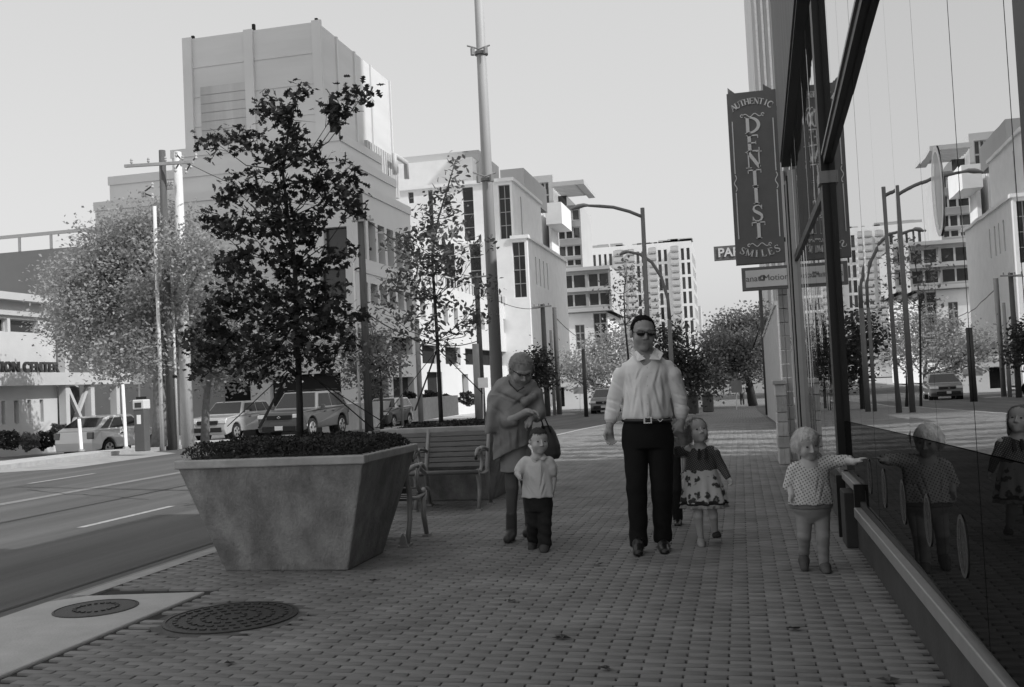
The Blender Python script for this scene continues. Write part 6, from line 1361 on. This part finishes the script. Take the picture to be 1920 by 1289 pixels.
B.chain([J(956, 850, .02), J(960, 915, -.02), J(959, 975, .0)], [r(15), r(11.5), r(8)], .02); B.chain([J(982, 850, .04), J(990, 915, .15), J(994, 985, .30)], [r(15), r(11.5), r(8)], .02)
B.build('body', m_skinw, Wm.t); face_parts(Wm.t, hc, hh_, HR, True, None, m_hairm)
L = lambda x, y, z: hc+HR@(np.array((x, y, z))*hh_)
Hb = Blob(.006).ell(L(0, .07, .14), np.array((.365, .43, .385))*hh_, HR); Hb.box(L(0, -.58, -.18), np.array((.6, .42, .48))*hh_, HR, .01, .03, '-'); Hb.box(L(0, .0, -.60), np.array((.6, .6, .42))*hh_, HR, .01, .02, '-'); Hb.ell(L(-.05, .50, -.02), np.array((.17, .15, .2))*hh_, HR, .03); Hb.warp(lambda X, Y, Z: .002*np.sin(200*Z+60*X)); Hb.build('hair', mat('fair_hair', .36, .5, .3, 40, .6, 80, stretch=(4, 4, .5)), Wm.t); strands(*Hb.VF, MATS['fair_hair'], Wm.t, 1200, .05, .3, .12, back=.8)
g = Blob(.004); g.chain([L(s_*.36, .02-.42*(1-abs(s_)**2), .06) for s_ in (-1, -.5, 0, .5, 1)], [.03*hh_]*5, .004); g.build('glasses', mat('dark_lens', .008), Wm.t)
m_pon = fabric('poncho_knit', .26, .12, .35, 22); m_skt = fabric('grey_skirt', .3, .15, .3, 16)
Po = Blob(.007); Po.loft(Wm.sec([(706, 962, 18, .09, .03), (716, 963, 32, .115, .03), (732, 964, 42, .14, .02), (775, 963, 40, .17, -.0), (820, 960, 36, .165, .0), (868, 957, 33, .16, .0)]), .03, [(6, .035, .4, 2), (9, .025, 1.4, -4)])
a_, b_ = J(929, 862), J(989, 834); nn = np.array((b_[2]-a_[2], 0, -(b_[0]-a_[0]))); nn = nn if nn[2] < 0 else -nn; Po.cut((a_+b_)/2, nn)
Po.chain([J(945, 727, .02), J(934, 745, .01), J(929, 780, -.0)], [r(19), r(18), r(17)], .03); Po.loft(Wm.sec([(740, 932, 15, .12, .0), (770, 930, 18, .15, -.03), (800, 928, 18, .16, -.04), (811, 926, 16.5, .155, -.04)]), .025, [(5, .05, 0, 3)])
Po.chain([J(935, 782, -.06), J(952, 790, -.16), J(962, 790, -.19)], [r(13), r(12), r(10)], .03)
Po.chain([J(990, 727, .02), J(1002, 745, .01), J(1011, 775, -.04), J(1006, 782, -.12)], [r(18), r(16), r(12), r(10)], .03); Po.chain([J(940, 728, -.05), J(962, 740, -.13), J(985, 752, -.14), J(1000, 745, -.08)], [r(9), r(9), r(8), r(8)], .03)
Po.warp(lambda X, Y, Z: .0035*np.sin(45*X-30*Z+2*np.sin(12*Z))); creases(Po, J, [(936, 735, 984, 754), (926, 758, 962, 786), (1000, 735, 968, 762), (945, 800, 950, 850), (965, 805, 968, 842), (980, 800, 978, 835), (920, 770, 917, 805)], .012, .013); Po.build('poncho', m_pon, Wm.t)
Sk = Blob(.006); Sk.loft(Wm.sec([(828, 964, 25, .12, .02), (860, 965, 26.5, .125, .02), (884, 966, 27, .13, .02)]), .01, [(7, .03, 0, 2)]); Sk.build('skirt', m_skt, Wm.t)
ti = Blob(.006); ti.chain([J(958, 872, .01), J(960, 915, -.02), J(959, 968, .0)], [r(14.5), r(12.2), r(9)], .01); ti.build('stocking', fabric('stocking', .11, .15, .1), Wm.t)
ti = Blob(.006); ti.chain([J(982, 872, .05), J(990, 915, .15), J(994, 985, .30)], [r(14.5), r(12.2), r(9)], .01); ti.build('stocking', MATS['stocking'], Wm.t)
for pts, rs in (([J(959, 964, .0), J(959, 992, .02)], [r(10.5), r(10.5)]), ([J(994, 978, .30), J(995, 1004, .34)], [r(10.5), r(10)])):
    b = Blob(.005); b.chain(pts, rs, .01); toe = pts[1]+np.array((-.01, -.13, 0)); b.cap(z0(pts[1], .06), z0(toe, .035), r(10), r(8), .02); b.cap(z0(pts[1], .05)+np.array((0, .03, 0)), z0(pts[1], .0)+np.array((0, .035, 0)), r(6), r(4.5), .01); b.cut((0, 0, .0), (0, 0, -1)); b.build('ankle_boot', mat('boot_leather', .06, .5, .2, 12, spec=.4), Wm.t)
MB().tube([J(951, 704, -.03), J(956, 720, -.10), J(970, 734, -.15), J(983, 726, -.14)], .006, 6).build('cord_necklace', m_lea, Wm.t, True)
bag = thing('handbag', 'dark slouchy handbag hanging at the woman\'s elbow behind the boy', 'bag', (J(1030, 858)[0], 8.5, J(1030, 860)[2]))
Bg = Blob(.006); Bg.loft(Wm.sec([(798, 1024, 9, .04, .02), (812, 1027, 15, .06, .02), (835, 1030, 20, .075, .02), (853, 1031, 21, .075, .02), (861, 1031, 17, .06, .02)]), .01, [(5, .04, 0, 5)]); Bg.build('body', mat('bag_leather', .04, .5, .2, 10, .2, 30, spec=.4), bag)
for dy in (-.04, .06): MB().tube([J(1020, 804, dy), J(1014, 785, dy*.5), J(1015, 770, 0), J(1022, 785, dy*.5), J(1034, 812, dy)], .007, 6).build('strap', m_lea, bag, True)
# ---------------------------------------------------------------- person hidden behind the man, and two far walkers
def walker(label, Y, u, v, hpx, coat, legs, dark=.05):
    Q = Fig(label, Y, u, v, 'people further off'); b0 = atY(u, v, Y); zf = zg(Y); S_ = Q.S; H = hpx*S_; x = b0.x
    P = lambda a, z, dy=0: np.array((x+a*H, Y+dy*H, zf+z*H)); vx = max(.008, H*.008)
    B = Blob(vx); head(B, P(0, .93), .135*H, Rot(0), 0); B.chain([P(0, .87), P(0, .82)], [.03*H, .035*H], .02); B.chain([P(0, .78), P(0, .52)], [.06*H, .06*H], .02)
    for s in (-1, 1):
        B.chain([P(0, .80), P(s*.11, .79), P(s*.14, .63), P(s*.13, .48, -.03)], [.03*H, .03*H, .025*H, .018*H], .02); hand(B, P(s*.13, .48, -.03), (0, -.1, -1), (-s, 0, 0), .1*H, .4, s)
        B.chain([P(s*.05, .5), P(s*.055, .28, -.03*s), P(s*.055, .04, .05*s)], [.05*H, .04*H, .025*H], .02)
    B.build('body', m_skin, Q.t)
    Hr = Blob(vx); Hr.ell(P(0, .945, .01), np.array((.052, .062, .056))*H); Hr.build('hair', m_hairb, Q.t)
    C = Blob(vx); C.loft([(zf+.5*H, x, Y, .085*H, .065*H), (zf+.65*H, x, Y, .08*H, .065*H), (zf+.78*H, x, Y, .10*H, .06*H), (zf+.84*H, x, Y, .045*H, .04*H)], .02)
    for s in (-1, 1): C.chain([P(s*.09, .79), P(s*.135, .64), P(s*.13, .54, -.02)], [.042*H, .036*H, .028*H], .02)
    C.build('coat', coat, Q.t)
    T_ = Blob(vx)
    for s in (-1, 1): T_.chain([P(s*.045, .52), P(s*.055, .28, -.03*s), P(s*.055, .05, .05*s)], [.062*H, .048*H, .04*H], .01)
    T_.build('trousers', legs, Q.t)
    for s in (-1, 1): shoe(Q.t, P(s*.055, .0, .06*s+.02), P(s*.055, .0, .06*s-.10), .03*H, .04*H, m_lea)
walker('person walking hidden behind the man, only a dark trouser leg showing', 9.3, 1258, 994, 240, fabric('grey_coat', .2), fabric('navy_trousers', .03))
walker('distant pedestrian in pale top at the far end of the pavement', 72, 1392, 757, 42, fabric('pale_top', .3), fabric('grey_trousers', .08)); walker('distant dark-clothed pedestrian beside the other at the pavement\'s end', 73, 1406, 757, 43, m_trs, m_trs)
